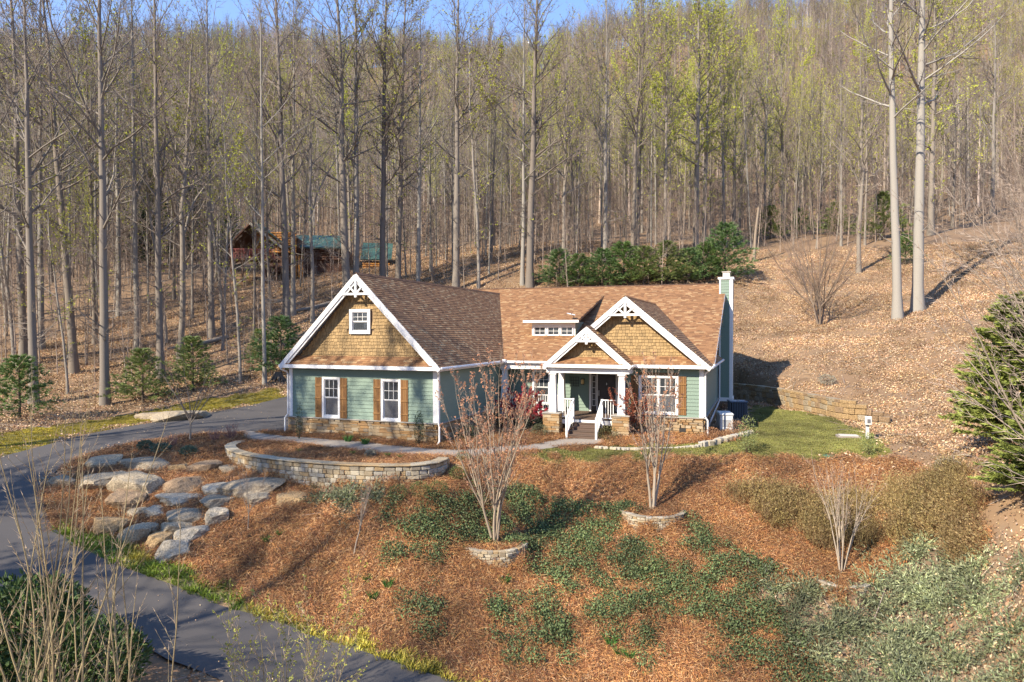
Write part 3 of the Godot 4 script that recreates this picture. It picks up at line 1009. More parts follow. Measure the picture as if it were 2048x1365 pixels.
func build_house() -> void:
	var r := RandomNumberGenerator.new()
	r.seed = 11
	shake_rest = MB.new()
	for k in 7:
		var mb := MB.new()
		mb.cbox(Transform3D(), Vector3.ONE, 0.09, 0.05, r)
		stone_shapes.append(mb.done())
	house = thing("house", "green craftsman house with tan shake gables, brown shingle roof and stone base", "house")
	var CAP := 0.84
	var mb := MB.new()
	for x in [3.96, 7.42]:
		var pier := pivot("stone_pier", house, Vector3(x, 0, -5.0))
		mb = MB.new()
		mb.box(Vector3(-0.36, -0.4, -0.36), Vector3(0.36, 0.96, 0.36))
		part("pier_core", mb.done(), M.mortar, pier)
		veneer(pier, Vector3(-0.38, 0, 0.37), Vector3.RIGHT, Vector3.BACK, 0.80, -0.2, 0.96, r)
		veneer(pier, Vector3(0.37, 0, 0.40), Vector3.FORWARD, Vector3.RIGHT, 0.78, -0.2, 0.96, r)
		veneer(pier, Vector3(-0.37, 0, -0.38), Vector3.BACK, Vector3.LEFT, 0.78, -0.2, 0.96, r)
		trim_box("pier_cap", Vector3(-0.46, 0.96, -0.46), Vector3(0.46, 1.02, 0.46), M.capstone, pier, 0.015)
		column(x, -5.0, 1.02, 2.98, 0.38, 0.27)
	# ---- left wing: core walls, openings kept clear behind the glass
	var w1 := [1.885, 2.905, 0.88, 2.85]      # u from the left corner, y
	var w2 := [5.145, 6.19, 0.87, 2.83]
	var gw := [-4.58, -3.44, 4.92, 6.09]
	wall_block("wall", Vector3(-8.05, -0.4, -18.4), Vector3(-0.36, 3.35, -0.36), M.core)
	for q in [[-8.05, -8.05 + w1[0] + 0.09], [-8.05 + w1[1] - 0.09, -8.05 + w2[0] + 0.09], [-8.05 + w2[1] - 0.09, -0.0]]:
		wall_block("wall", Vector3(q[0], -0.4, -0.36), Vector3(q[1], 3.35, 0.0), M.core)
	for w in [w1, w2]:
		wall_block("wall", Vector3(-8.05 + w[0] + 0.09, -0.4, -0.36), Vector3(-8.05 + w[1] - 0.09, w[2] + 0.09, 0.0), M.core)
		wall_block("wall", Vector3(-8.05 + w[0] + 0.09, w[3] - 0.09, -0.36), Vector3(-8.05 + w[1] - 0.09, 3.35, 0.0), M.core)
	wall_block("wall", Vector3(-0.36, -0.4, -18.4), Vector3(0.0, 3.35, -0.36), M.core)
	siding(house, Vector3(-8.05, 0, 0), Vector3.RIGHT, Vector3.BACK, 8.05, CAP + 0.05, 3.3, [[w1[0], w1[1], w1[2] - 0.1, w1[3]], [w2[0], w2[1], w2[2] - 0.1, w2[3]]], M.siding)
	siding(house, Vector3(0, 0, 0), Vector3.FORWARD, Vector3.RIGHT, 8.6, CAP + 0.05, 3.3, [], M.siding)
	siding(house, Vector3(-8.05, 0, -18.4), Vector3.BACK, Vector3.LEFT, 18.4, CAP + 0.05, 3.3, [], M.siding)
	window_unit(house, Vector3(-8.05 + w1[0], w1[2], 0), Vector3.RIGHT, Vector3.BACK, w1[1] - w1[0], w1[3] - w1[2], 1, 3, 2, 0.5)
	window_unit(house, Vector3(-8.05 + w2[0], w2[2], 0), Vector3.RIGHT, Vector3.BACK, w2[1] - w2[0], w2[3] - w2[2], 1, 3, 2, 0.5)
	for q in [[-6.55, 0.37], [-5.13, 0.38], [-3.30, 0.38], [-1.85, 0.38]]:
		shutter(Vector3(q[0], 0.9 if q[0] < -4.0 else 0.89, 0.027), q[1], 1.92)
	# corner boards, stone base with its sloped cap
	trim_box("corner_board", Vector3(-8.08, CAP + 0.05, -0.03), Vector3(-7.88, 3.3, 0.045), M.white, house)
	trim_box("corner_board", Vector3(-0.20, CAP + 0.05, -0.03), Vector3(0.034, 3.3, 0.045), M.white, house)
	trim_box("corner_board", Vector3(-0.0, CAP + 0.05, -0.2), Vector3(0.045, 3.3, -0.034), M.white, house)
	trim_box("stone_cap", Vector3(-8.16, CAP - 0.01, 0.0), Vector3(0.0, CAP + 0.045, 0.125), M.capstone, house, 0.015)
	trim_box("stone_cap", Vector3(0.0, CAP - 0.011, -8.6), Vector3(0.125, CAP + 0.044, 0.126), M.capstone, house, 0.015)
	veneer(house, Vector3(-8.12, 0, 0.02), Vector3.RIGHT, Vector3.BACK, 8.16, -0.12, CAP - 0.012, r)
	veneer(house, Vector3(0.02, 0, 0.03), Vector3.FORWARD, Vector3.RIGHT, 8.0, -0.25, CAP - 0.012, r, false)
	# gable wall
	var gz := -0.02
	mb = MB.new()
	mb.face([Vector3(-8.0, 3.3, gz), Vector3(0.1, 3.3, gz), Vector3(-3.95, 7.6, gz)], Vector3(-3.95, 5, -1))
	part("gable_wall", mb.done(), M.core, house)
	shake_wall(house, -0.015, -3.95, 3.55, 1.0, 3.80, 7.35, [[gw[0], gw[1], gw[2], gw[3]]], r)
	var g := gable_roof(-3.95, 7.76, 1.0, 4.31, 4.31, 0.5, -18.6, 0.0, r)
	peak_truss(g, -3.95, 7.76, 1.0, 0.53, 0.98)
	pent(g, -3.95, 4.18, 0.5, 0.01, EAVE + 0.05, EAVE + 0.45, 1.0, r)
	trim_box("frieze_board", Vector3(-8.05, 3.24, 0.0), Vector3(0.0, 3.36, 0.03), M.white, house)
	var gwin := window_unit(house, Vector3(gw[0], gw[2], 0.045), Vector3.RIGHT, Vector3.BACK, gw[1] - gw[0], gw[3] - gw[2], 1, 3, 2, 0.5, 0.15, 0.055)
	# ---- right front section
	var RZ := -6.2
	var rw := [8.02, 9.95, 0.95, 2.87]
	wall_block("wall", Vector3(7.45, -0.4, RZ - 0.36), Vector3(rw[0] + 0.09, 3.35, RZ), M.core)
	wall_block("wall", Vector3(rw[1] - 0.09, -0.4, RZ - 0.36), Vector3(11.12, 3.35, RZ), M.core)
	wall_block("wall", Vector3(rw[0] + 0.09, -0.4, RZ - 0.36), Vector3(rw[1] - 0.09, rw[2] + 0.09, RZ), M.core)
	wall_block("wall", Vector3(rw[0] + 0.09, rw[3] - 0.09, RZ - 0.36), Vector3(rw[1] - 0.09, 3.35, RZ), M.core)
	wall_block("wall", Vector3(7.45, -0.4, -18.8), Vector3(11.12, 3.35, RZ - 0.361), M.core)
	wall_block("wall", Vector3(-0.3, -0.4, -18.8), Vector3(7.449, 3.35, -9.0), M.core)
	siding(house, Vector3(7.45, 0, RZ), Vector3.RIGHT, Vector3.BACK, 3.67, CAP + 0.05, 3.3, [[rw[0] - 7.45, rw[1] - 7.45, rw[2] - 0.1, rw[3]]], M.siding)
	siding(house, Vector3(11.12, 0, RZ), Vector3.FORWARD, Vector3.RIGHT, 12.6, CAP + 0.05, 3.3, [], M.siding)
	siding(house, Vector3(7.45, 0, -8.6), Vector3.BACK, Vector3.LEFT, 2.4, CAP + 0.05, 3.3, [], M.siding)
	window_unit(house, Vector3(rw[0], rw[2], RZ), Vector3.RIGHT, Vector3.BACK, rw[1] - rw[0], rw[3] - rw[2], 2, 3, 2, 0.5)
	shutter(Vector3(7.64, 0.97, RZ + 0.027), 0.37, 1.88)
	shutter(Vector3(9.96, 0.97, RZ + 0.027), 0.37, 1.88)
	trim_box("corner_board", Vector3(10.93, CAP + 0.05, RZ - 0.03), Vector3(11.15, 3.3, RZ + 0.045), M.white, house)
	trim_box("corner_board", Vector3(11.12, CAP + 0.05, RZ - 0.2), Vector3(11.165, 3.3, RZ - 0.034), M.white, house)
	trim_box("stone_cap", Vector3(7.3, CAP - 0.01, RZ), Vector3(11.13, CAP + 0.045, RZ + 0.125), M.capstone, house, 0.015)
	trim_box("stone_cap", Vector3(11.13, CAP - 0.011, -18.0), Vector3(11.25, CAP + 0.044, RZ + 0.126), M.capstone, house, 0.015)
	veneer(house, Vector3(7.4, 0, RZ + 0.02), Vector3.RIGHT, Vector3.BACK, 3.75, -0.1, CAP - 0.012, r)
	veneer(house, Vector3(11.13, 0, RZ + 0.03), Vector3.FORWARD, Vector3.RIGHT, 11.0, -0.2, CAP - 0.012, r, false)
	trim_box("frieze_board", Vector3(7.45, 3.24, RZ), Vector3(11.12, 3.36, RZ + 0.03), M.white, house)
	trim_box("vent", Vector3(10.0, 0.16, RZ + 0.07), Vector3(10.32, 0.34, RZ + 0.1), M.dark, house)
	mb = MB.new()
	mb.face([Vector3(3.4, 3.3, RZ - 0.02), Vector3(11.4, 3.3, RZ - 0.02), Vector3(7.43, 6.68, RZ - 0.02)], Vector3(7, 4, -8))
	part("gable_wall", mb.done(), M.core, house)
	shake_wall(house, RZ - 0.015, 7.43, 3.45, 0.84, 3.74, 6.5, [], r)
	g = gable_roof(7.43, 6.79, 0.84, 4.06, 4.06, -5.7, -15.6, RZ, r)
	peak_truss(g, 7.43, 6.79, 0.84, -5.67, 0.93)
	pent(g, 7.43, 3.92, -5.7, RZ + 0.01, EAVE + 0.02, EAVE + 0.40, 0.84, r)
	# ---- entry porch gable
	mb = MB.new()
	mb.face([Vector3(3.7, 3.3, -5.22), Vector3(7.76, 3.3, -5.22), Vector3(5.73, 5.1, -5.22)], Vector3(5.7, 4, -7))
	part("gable_wall", mb.done(), M.core, house)
	shake_wall(house, -5.215, 5.73, 1.7, 0.86, 3.74, 5.0, [], r)
	g = gable_roof(5.73, 5.29, 0.86, 2.16, 2.16, -4.7, -6.6, -5.2, r)
	peak_truss(g, 5.73, 5.29, 0.86, -4.67, 0.72)
	pent(g, 5.73, 2.08, -4.7, -5.21, EAVE + 0.03, EAVE + 0.36, 0.86, r)
	# ---- main roof
	var main_roof := pivot("main_roof", house)
	var mv := Vector3(0, 0.415, -1.0).normalized()
	var ml := 11.35 * sqrt(1.0 + 0.415 * 0.415)
	slab("roof_deck", main_roof, Vector3(-8.3, 3.45, -7.5), Vector3.RIGHT, mv, 19.83, ml, 0.14, M.white)
	var split := PackedVector2Array([Vector2(7.8, -0.03), Vector2(19.85, -0.03), Vector2(19.85, ml), Vector2(2.0, ml)])
	shingled(main_roof, Vector3(-8.3, 3.45, -7.5), Vector3.RIGHT, mv, split, r)
	slab("roof_deck", main_roof, Vector3(11.53, 4.2, -27.4), Vector3.LEFT, Vector3(0, 0.415, 1.0).normalized(), 19.83, 8.6 * sqrt(1.0 + 0.415 * 0.415), 0.14, M.shingle_plain)
	ridge_cap(main_roof, Vector3(-8.3, 8.165, -18.85), Vector3(11.55, 8.165, -18.85), 0.415, 0.415, Vector3.BACK)
	trim_bar("rake_board", Vector3(11.55, 3.34, -7.5), Vector3(11.55, 8.05, -18.85), 0.2, 0.03, M.white, main_roof, Vector3.RIGHT)
	trim_box("fascia_board", Vector3(0.2, 3.24, -7.56), Vector3(3.8, 3.42, -7.52), M.white, main_roof)
	trim_box("gutter", Vector3(0.3, 3.30, -7.51), Vector3(3.75, 3.43, -7.40), M.white, main_roof, 0.03)
	trim_box("gutter_end", Vector3(0.25, 3.30, -7.52), Vector3(0.52, 3.50, -7.28), M.white, main_roof, 0.02)
	trim_box("gutter", Vector3(11.3, 3.28, -8.2), Vector3(11.58, 3.40, -7.42), M.white, main_roof, 0.02)
	# gable end of the main roof, lapped like the walls
	mb = MB.new()
	mb.face([Vector3(11.1, 3.3, -7.6), Vector3(11.1, 3.3, -18.85), Vector3(11.1, 8.0, -18.85)], Vector3(5, 4, -12))
	mb.face([Vector3(11.1, 3.3, -18.85), Vector3(11.1, 8.0, -18.85), Vector3(11.1, 4.4, -27.4), Vector3(11.1, 3.3, -27.4)], Vector3(5, 4, -12))
	part("gable_wall", mb.done(), M.siding, house)
	wall_block("wall", Vector3(-8.0, -0.4, -26.9), Vector3(11.1, 3.35, -18.81), M.siding)
	# ---- shed dormer
	var dm := pivot("dormer", house, Vector3(0.9, 4.7, -10.75))
	var DZ := -10.75
	var holes := [[1.12, 1.79], [1.92, 2.59], [2.72, 3.39]]
	mb = MB.new()
	mb.box(Vector3(0, -0.6, -5.0), Vector3(2.66, 0.75, -0.3))
	part("dormer_wall", mb.done(), M.core, dm)
	trim_box("dormer_face", Vector3(0, -0.3, -0.3), Vector3(2.66, 0.1, 0.0), M.white, dm)
	trim_box("dormer_face", Vector3(0, 0.62, -0.3), Vector3(2.66, 0.85, 0.0), M.white, dm)
	for q in [[0.0, 0.14], [0.86, 0.98], [1.68, 1.80], [2.52, 2.66]]:
		trim_box("dormer_face", Vector3(q[0], 0.1, -0.3), Vector3(q[1], 0.62, 0.0), M.white, dm)
	for q in [0.14, 0.98, 1.80]:
		window_unit(house, Vector3(0.9 + q - 0.02, 4.7 + 0.09, DZ + 0.006), Vector3.RIGHT, Vector3.BACK, 0.76, 0.55, 1, 2, 2, 0.0, 0.035, 0.2)
	var dv := Vector3(0, 7.62 - 5.72, -17.8 + 10.35).normalized()
	var dl := Vector3(0, 7.62 - 5.72, -17.8 + 10.35).length()
	slab("roof_deck", dm, Vector3(-0.4, 1.02, 0.4), Vector3.RIGHT, dv, 3.35, dl, 0.12, M.dark_trim)
	shingled(dm, Vector3(-0.4, 1.02, 0.4), Vector3.RIGHT, dv, PackedVector2Array([Vector2(-0.02, -0.03), Vector2(3.37, -0.03), Vector2(3.37, dl), Vector2(-0.02, dl)]), r)
	trim_box("dormer_fascia", Vector3(-0.42, 0.85, 0.36), Vector3(2.97, 1.0, 0.44), M.white, dm)
	trim_box("soffit", Vector3(-0.38, 0.86, -0.02), Vector3(2.93, 0.89, 0.355), M.soffit, dm)
	trim_bar("rake_board", Vector3(2.965, 0.95, 0.4), Vector3(2.965, 2.85, -7.05), 0.13, 0.03, M.dark_trim, dm, Vector3.RIGHT)
	siding(dm, Vector3(2.66, 0, 0.0), Vector3.FORWARD, Vector3.RIGHT, 5.0, -0.1, 0.9, [], M.siding)
	# ---- porch: floor, beams, columns on stone piers, steps and railings
	for k in 25:
		trim_box("deck_board", Vector3(0.05, 0.665, -8.6 + k * 0.14), Vector3(7.4 if k > 4 else 7.4, 0.70, -8.6 + k * 0.14 + 0.133), M["deck%d" % (k % 3)], house, 0.004) if k < 6 else trim_box("deck_board", Vector3(3.7, 0.665, -8.6 + k * 0.14), Vector3(7.4, 0.70, -8.6 + k * 0.14 + 0.133), M["deck%d" % (k % 3)], house, 0.004)
	trim_box("rim_board", Vector3(3.7, 0.44, -5.12), Vector3(7.5, 0.662, -5.06), M.white, house)
	trim_box("rim_board", Vector3(0.05, 0.44, -7.72), Vector3(3.7, 0.662, -7.66), M.white, house)
	trim_box("rim_board", Vector3(3.64, 0.44, -7.66), Vector3(3.70, 0.662, -5.06), M.white, house)
	wall_block("foundation", Vector3(0.1, -0.4, -9.0), Vector3(7.4, 0.43, -8.4), M.dark)
	wall_block("wall", Vector3(0.0, 0.3, -8.999), Vector3(7.45, 3.35, -8.64), M.core)
	siding(house, Vector3(0.03, 0, -8.63), Vector3.RIGHT, Vector3.BACK, 7.42, 0.70, 3.3, [[1.62, 2.72, 0.8, 2.92], [4.86, 6.5, 0.6, 2.86]], M.siding)
	window_unit(house, Vector3(1.66, 0.95, -8.57), Vector3.RIGHT, Vector3.BACK, 1.07, 1.95, 1, 3, 2, 0.5, 0.115, 0.055)
	trim_box("porch_ceiling", Vector3(0.05, 3.12, -8.6), Vector3(7.4, 3.16, -7.62), M.soffit, house)
	trim_box("porch_ceiling", Vector3(3.7, 3.121, -7.62), Vector3(7.6, 3.161, -5.2), M.soffit, house)
	trim_box("porch_beam", Vector3(0.05, 2.98, -7.82), Vector3(3.8, 3.24, -7.6), M.white, house)
	trim_box("porch_beam", Vector3(3.62, 2.98, -5.15), Vector3(7.78, 3.26, -4.92), M.white, house)
	trim_box("porch_beam", Vector3(3.62, 2.981, -7.6), Vector3(3.85, 3.25, -5.15), M.white, house)
	trim_box("porch_beam", Vector3(7.55, 2.981, -6.1), Vector3(7.78, 3.25, -5.15), M.white, house)
	column(0.34, -7.71, 0.7, 2.98, 0.42, 0.26)
	column(3.62, -7.71, 0.7, 2.98, 0.42, 0.26)
	railing(Vector3(0.55, 0.70, -7.70), Vector3(3.45, 0.70, -7.70), 0.88)
	railing(Vector3(4.3, 0.70, -5.1), Vector3(4.93, 0.70, -5.1), 0.98)
	railing(Vector3(6.47, 0.70, -5.1), Vector3(7.1, 0.70, -5.1), 0.98)
	for x in [4.97, 6.42]:
		trim_box("newel_post", Vector3(x - 0.05, 0.3, -5.15), Vector3(x + 0.05, 1.72, -5.05), M.white, house)
		trim_box("newel_post", Vector3(x - 0.05, -0.2, -3.92), Vector3(x + 0.05, 0.95, -3.82), M.white, house)
		railing(Vector3(x, 0.70, -5.05), Vector3(x, -0.02, -3.92), 0.95, 0.13)
	var steps := pivot("porch_steps", house, Vector3(5.7, 0, -4.4))
	for k in 4:
		var y := 0.70 - 0.152 * (k + 1)
		var z := -5.03 + 0.29 * (k + 1)
		trim_box("tread", Vector3(-0.70, y - 0.04, z - 0.30 + 4.4), Vector3(0.70, y, z + 0.02 + 4.4), M["deck%d" % (k % 3)], steps, 0.01)
		trim_box("riser", Vector3(-0.69, y - 0.16, z - 0.03 + 4.4), Vector3(0.69, y - 0.04, z - 0.005 + 4.4), M.tread, steps, 0.004)
	trim_box("riser", Vector3(-0.69, 0.55, -5.05 + 4.4), Vector3(0.69, 0.66, -5.03 + 4.4), M.white, steps, 0.004)
	# ---- front door with a sidelight
	var dr := pivot("front_door", house, Vector3(4.92, 0.70, -8.63))
	trim_box("casing", Vector3(0, 0, 0.0), Vector3(0.12, 2.14, 0.07), M.white, dr)
	trim_box("casing", Vector3(1.46, 0, 0.0), Vector3(1.58, 2.14, 0.07), M.white, dr)
	trim_box("casing", Vector3(0.12, 2.03, 0.0), Vector3(1.46, 2.14, 0.068), M.white, dr)
	trim_box("post", Vector3(0.40, 0, 0.0), Vector3(0.47, 2.03, 0.06), M.white, dr)
	var sl := pivot("sidelight", dr, Vector3(0.12, 0, 0))
	trim_box("frame", Vector3(0.0, 0.0, 0.0), Vector3(0.28, 2.03, 0.025), M.door, sl)
	for k in 5:
		mb = MB.new()
		mb.box(Vector3(0.06, 0.32 + k * 0.325, 0.026), Vector3(0.22, 0.62 + k * 0.325, 0.032))
		part("pane", mb.done(), M.lite, sl)
	for q in [[0.04, 0.06], [0.22, 0.24]]:
		trim_box("bead", Vector3(q[0], 0.29, 0.026), Vector3(q[1], 1.95, 0.045), M.white, sl, 0.003)
	for k in 6:
		trim_box("bead", Vector3(0.06, 0.295 + k * 0.325, 0.026), Vector3(0.22, 0.318 + k * 0.325, 0.044), M.white, sl, 0.003)
	trim_box("door_leaf", Vector3(0.47, 0.01, 0.0), Vector3(1.46, 2.03, 0.03), M.door, dr)
	for q in [[0.58, 0.93, 0.2, 0.85], [1.0, 1.35, 0.2, 0.85], [0.58, 0.93, 1.0, 1.85], [1.0, 1.35, 1.0, 1.85]]:
		trim_box("door_panel", Vector3(q[0], q[2], 0.03), Vector3(q[1], q[3], 0.042), M.door, dr, 0.01)
	trim_box("knocker", Vector3(0.94, 1.45, 0.032), Vector3(0.99, 1.56, 0.06), M.steel, dr, 0.01)
	trim_box("handle", Vector3(0.52, 0.85, 0.03), Vector3(0.56, 1.15, 0.065), M.steel, dr, 0.01)
	# ---- chimney chase
	var ch := pivot("chimney", house, Vector3(11.2, 0, -17.0))
	mb = MB.new()
	mb.box(Vector3(0.0, 0.75, -1.5), Vector3(0.78, 8.35, -0.03))
	part("chase", mb.done(), M.core, ch)
	siding(ch, Vector3(0.0, 0, -0.03), Vector3.RIGHT, Vector3.BACK, 0.78, 0.9, 8.35, [], M.siding)
	siding(ch, Vector3(0.78, 0, -0.03), Vector3.FORWARD, Vector3.RIGHT, 1.47, 0.9, 8.35, [], M.siding)
	trim_box("corner_board", Vector3(0.62, 0.9, -0.04), Vector3(0.815, 8.35, 0.02), M.white, ch)
	trim_box("corner_board", Vector3(0.785, 0.9, -0.2), Vector3(0.83, 8.35, -0.045), M.white, ch)
	trim_box("corner_board", Vector3(0.0, 0.9, -0.04), Vector3(0.1, 8.35, 0.02), M.white, ch)
	trim_box("skirt_board", Vector3(0.0, 0.66, -1.5), Vector3(0.85, 0.9, 0.03), M.white, ch)
	trim_box("chimney_trim", Vector3(-0.08, 8.30, -1.58), Vector3(0.88, 8.44, 0.06), M.white, ch)
	trim_box("flue_cap", Vector3(0.18, 8.44, -0.95), Vector3(0.62, 8.78, -0.45), M.flue, ch, 0.03)
	trim_box("flue_lid", Vector3(0.12, 8.79, -1.0), Vector3(0.68, 8.83, -0.4), M.flue, ch, 0.01)
	for q in [[0.22, -0.9], [0.58, -0.9], [0.22, -0.5], [0.58, -0.5]]:
		trim_box("flue_leg", Vector3(q[0] - 0.01, 8.77, q[1] - 0.01), Vector3(q[0] + 0.01, 8.795, q[1] + 0.01), M.flue, ch, 0.002)
	# water table board sloping along the side wall
	trim_bar("water_table", Vector3(11.27, 0.3, -7.0), Vector3(11.27, 0.75, -17.0), 0.16, 0.03, M.white, house, Vector3.RIGHT)
	# ---- downspouts
	pipe("downspout", [Vector3(0.3, 3.32, 0.42), Vector3(0.3, 3.2, 0.42), Vector3(0.12, 3.08, 0.2), Vector3(0.1, 2.95, 0.09), Vector3(0.1, 0.95, 0.09), Vector3(0.2, 0.75, 0.2), Vector3(0.2, 0.1, 0.2), Vector3(0.14, -0.05, 0.3)], 0.042, M.white, house)
	pipe("downspout", [Vector3(-8.3, 3.32, 0.42), Vector3(-8.28, 3.2, 0.4), Vector3(-8.14, 3.08, 0.15), Vector3(-8.13, 2.95, 0.07), Vector3(-8.13, 1.0, 0.07), Vector3(-8.24, 0.8, 0.16), Vector3(-8.24, 0.05, 0.16)], 0.042, M.white, house)
	pipe("downspout", [Vector3(11.48, 3.32, -5.85), Vector3(11.44, 3.18, -5.85), Vector3(11.24, 3.05, -6.08), Vector3(11.22, 2.95, -6.12), Vector3(11.22, 0.95, -6.12), Vector3(11.34, 0.78, -6.04), Vector3(11.34, 0.12, -6.04), Vector3(11.36, 0.02, -5.92)], 0.042, M.white, house)
	pipe("downspout", [Vector3(3.56, 3.3, -5.1), Vector3(3.6, 3.16, -4.98), Vector3(3.78, 3.0, -4.86), Vector3(3.80, 2.9, -4.84)], 0.04, M.white, house)
	# wall lantern, doorbell and outlet by the door
	var lamp := pivot("wall_lantern", house, Vector3(4.58, 2.3, -8.6))
	trim_box("backplate", Vector3(-0.06, -0.1, 0.0), Vector3(0.06, 0.16, 0.03), M.dark_trim, lamp)
	trim_box("lantern_roof", Vector3(-0.1, 0.13, 0.04), Vector3(0.1, 0.17, 0.24), M.dark_trim, lamp)
	var bulb := MB.new()
	bulb.cbox(Transform3D(Basis(), Vector3(0, 0.0, 0.14)), Vector3(0.15, 0.25, 0.15), 0.03)
	part("lamp_glass", bulb.done(), M.amber, lamp)
	trim_box("lantern_base", Vector3(-0.08, -0.16, 0.06), Vector3(0.08, -0.127, 0.22), M.dark_trim, lamp)
	# ---- what is left over past three hundred of a kind
	var rest := part("shakes", shake_rest.done(), M.shake, house)
	rest.set_meta("kind", "stuff")
	for m in stone_rest:
		var o := part("ledge_stones", stone_rest[m].commit(), m, house)
		o.set_meta("kind", "stuff")
	# ---- things on the house
	var dish := thing("satellite_dish", "white satellite dish on the edge of the dormer roof", "satellite dish", Vector3(3.45, 5.66, -10.45), 0.5)
	mb = MB.new()
	for i in 16:
		for j in 3:
			var q := []
			for e in [[0, 0], [1, 0], [1, 1], [0, 1]]:
				var a: float = TAU * (i + e[0]) / 16.0
				var rr: float = 0.27 * (j + e[1]) / 3.0
				q.append(Vector3(cos(a) * rr, sin(a) * rr * 0.8, 0.35 * rr * rr))
			if j == 0:
				mb.tri(q[1], q[2], q[3])
			else:
				mb.quad(q[0], q[1], q[2], q[3])
	part("reflector", mb.done(), M.white, dish, Transform3D(Basis(Vector3.RIGHT, -1.35) * Basis(Vector3.UP, 0.2), Vector3(-0.1, 0.36, 0.1)))
	pipe("mast", [Vector3(0.1, 0, 0), Vector3(0.1, 0.25, 0.02), Vector3(-0.08, 0.42, 0.06)], 0.02, M.dark_trim, dish)
	var pl := thing("wall_plaque", "dark openwork metal plaque on the porch wall left of the door", "plaque", Vector3(3.80, 2.03, -8.6))
	for k in 6:
		trim_box("upright", Vector3(0.03 + k * 0.095, 0.02, 0.0), Vector3(0.06 + k * 0.095, 0.5, 0.02), M.bronze, pl, 0.004)
	for y in [0.0, 0.16, 0.31, 0.5]:
		trim_box("crossbar", Vector3(0.0, y, 0.021), Vector3(0.56, y + 0.03, 0.035), M.bronze, pl, 0.004)
	print("house")

# ---------------------------------------------------------------- stonework
func along(path: PackedVector2Array, s: float) -> Array:
	# point and direction at arc length s
	for i in path.size() - 1:
		var l := path[i].distance_to(path[i + 1])
		if s <= l or i == path.size() - 2:
			return [path[i].lerp(path[i + 1], s / l), (path[i + 1] - path[i]).normalized()]
		s -= l
	return [path[0], Vector2.RIGHT]

func path_length(path: PackedVector2Array) -> float:
	var l := 0.0
	for i in path.size() - 1:
		l += path[i].distance_to(path[i + 1])
	return l

func open_curve(p: PackedVector2Array, steps := 5) -> PackedVector2Array:
	var out := PackedVector2Array()
	for i in p.size() - 1:
		for s in steps:
			out.append(p[i].cubic_interpolate(p[i + 1], p[maxi(i - 1, 0)], p[mini(i + 2, p.size() - 1)], float(s) / steps))
	out.append(p[p.size() - 1])
	return out

func dry_wall(w: Node3D, path: PackedVector2Array, side: float, top: Callable, foot: Callable, hs: Vector2, ls: Vector2, deep: float, kinds: Array, r: RandomNumberGenerator, called := "stone") -> void:
	# uneven courses of stones along a path; side says which way the face looks
	var total := path_length(path)
	var y := -2.0
	var hi := -9.0
	var s := 0.0
	while s < total:
		var q: Array = along(path, s)
		hi = maxf(hi, top.call(q[0].x, q[0].y))
		y = minf(y, foot.call(q[0].x, q[0].y)) if s > 0.0 else foot.call(q[0].x, q[0].y)
		s += 0.5
	y -= 0.1
	while y < hi:
		var h := r.randf_range(hs.x, hs.y)
		s = -r.randf() * 0.1
		while s < total:
			var l := r.randf_range(ls.x, ls.y) * (1.0 if h < hs.y * 0.8 else 0.75)
			var q: Array = along(path, clampf(s + l * 0.5, 0.0, total))
			var p: Vector2 = q[0]
			var d: Vector2 = q[1]
			var t: float = top.call(p.x, p.y)
			var f: float = foot.call(p.x, p.y)
			if y + h > f + 0.02 and y + h * 0.5 < t:
				var u := Vector3(d.x, 0, d.y)
				var out := u.cross(Vector3.UP) * side
				var hh := minf(h, t - y + 0.02)
				var dd := deep * r.randf_range(0.85, 1.15)
				var pos := Vector3(p.x, y + hh * 0.5, p.y) - out * (deep * 0.5 - r.randf_range(0.0, 0.035))
				var b := Basis(u, Vector3.UP, u.cross(Vector3.UP)) * Basis(Vector3.BACK, r.randf_range(-0.04, 0.04))
				part(called, stone_shapes[r.randi() % stone_shapes.size()], M[kinds[r.randi() % kinds.size()]], w, Transform3D(b.scaled_local(Vector3(l - 0.012, hh - 0.01, dd)), pos - w.position))
			s += l
		y += h

func rock_mesh(sd: int) -> ArrayMesh:
	# a ball cut by flat faces and roughened
	var r := RandomNumberGenerator.new()
	r.seed = sd
	var cuts := []
	for i in 13:
		var n := Vector3(r.randfn(), r.randfn() * 0.8, r.randfn()).normalized()
		cuts.append([n, r.randf_range(0.52, 0.86)])
	cuts.append([Vector3(r.randf_range(-0.2, 0.2), 1, r.randf_range(-0.2, 0.3)).normalized(), r.randf_range(0.4, 0.62)])
	var f := FastNoiseLite.new()
	f.seed = sd
	f.frequency = 0.9
	f.fractal_octaves = 4
	var sm := SphereMesh.new()
	sm.radial_segments = 34
	sm.rings = 20
	var a := sm.get_mesh_arrays()
	var v: PackedVector3Array = a[Mesh.ARRAY_VERTEX]
	for i in v.size():
		var p := v[i] * 2.0
		for c in cuts:
			var over: float = p.dot(c[0]) - c[1]
			if over > 0.0:
				p -= c[0] * over * 0.93
		p *= 1.0 + 0.13 * f.get_noise_3dv(p * 1.4) + 0.05 * f.get_noise_3dv(p * 5.0)
		v[i] = p
	var st := SurfaceTool.new()
	st.begin(Mesh.PRIMITIVE_TRIANGLES)
	var ids: PackedInt32Array = a[Mesh.ARRAY_INDEX]
	st.set_smooth_group(-1)
	for i in ids:
		st.add_vertex(v[i])
	st.generate_normals()
	return st.commit()

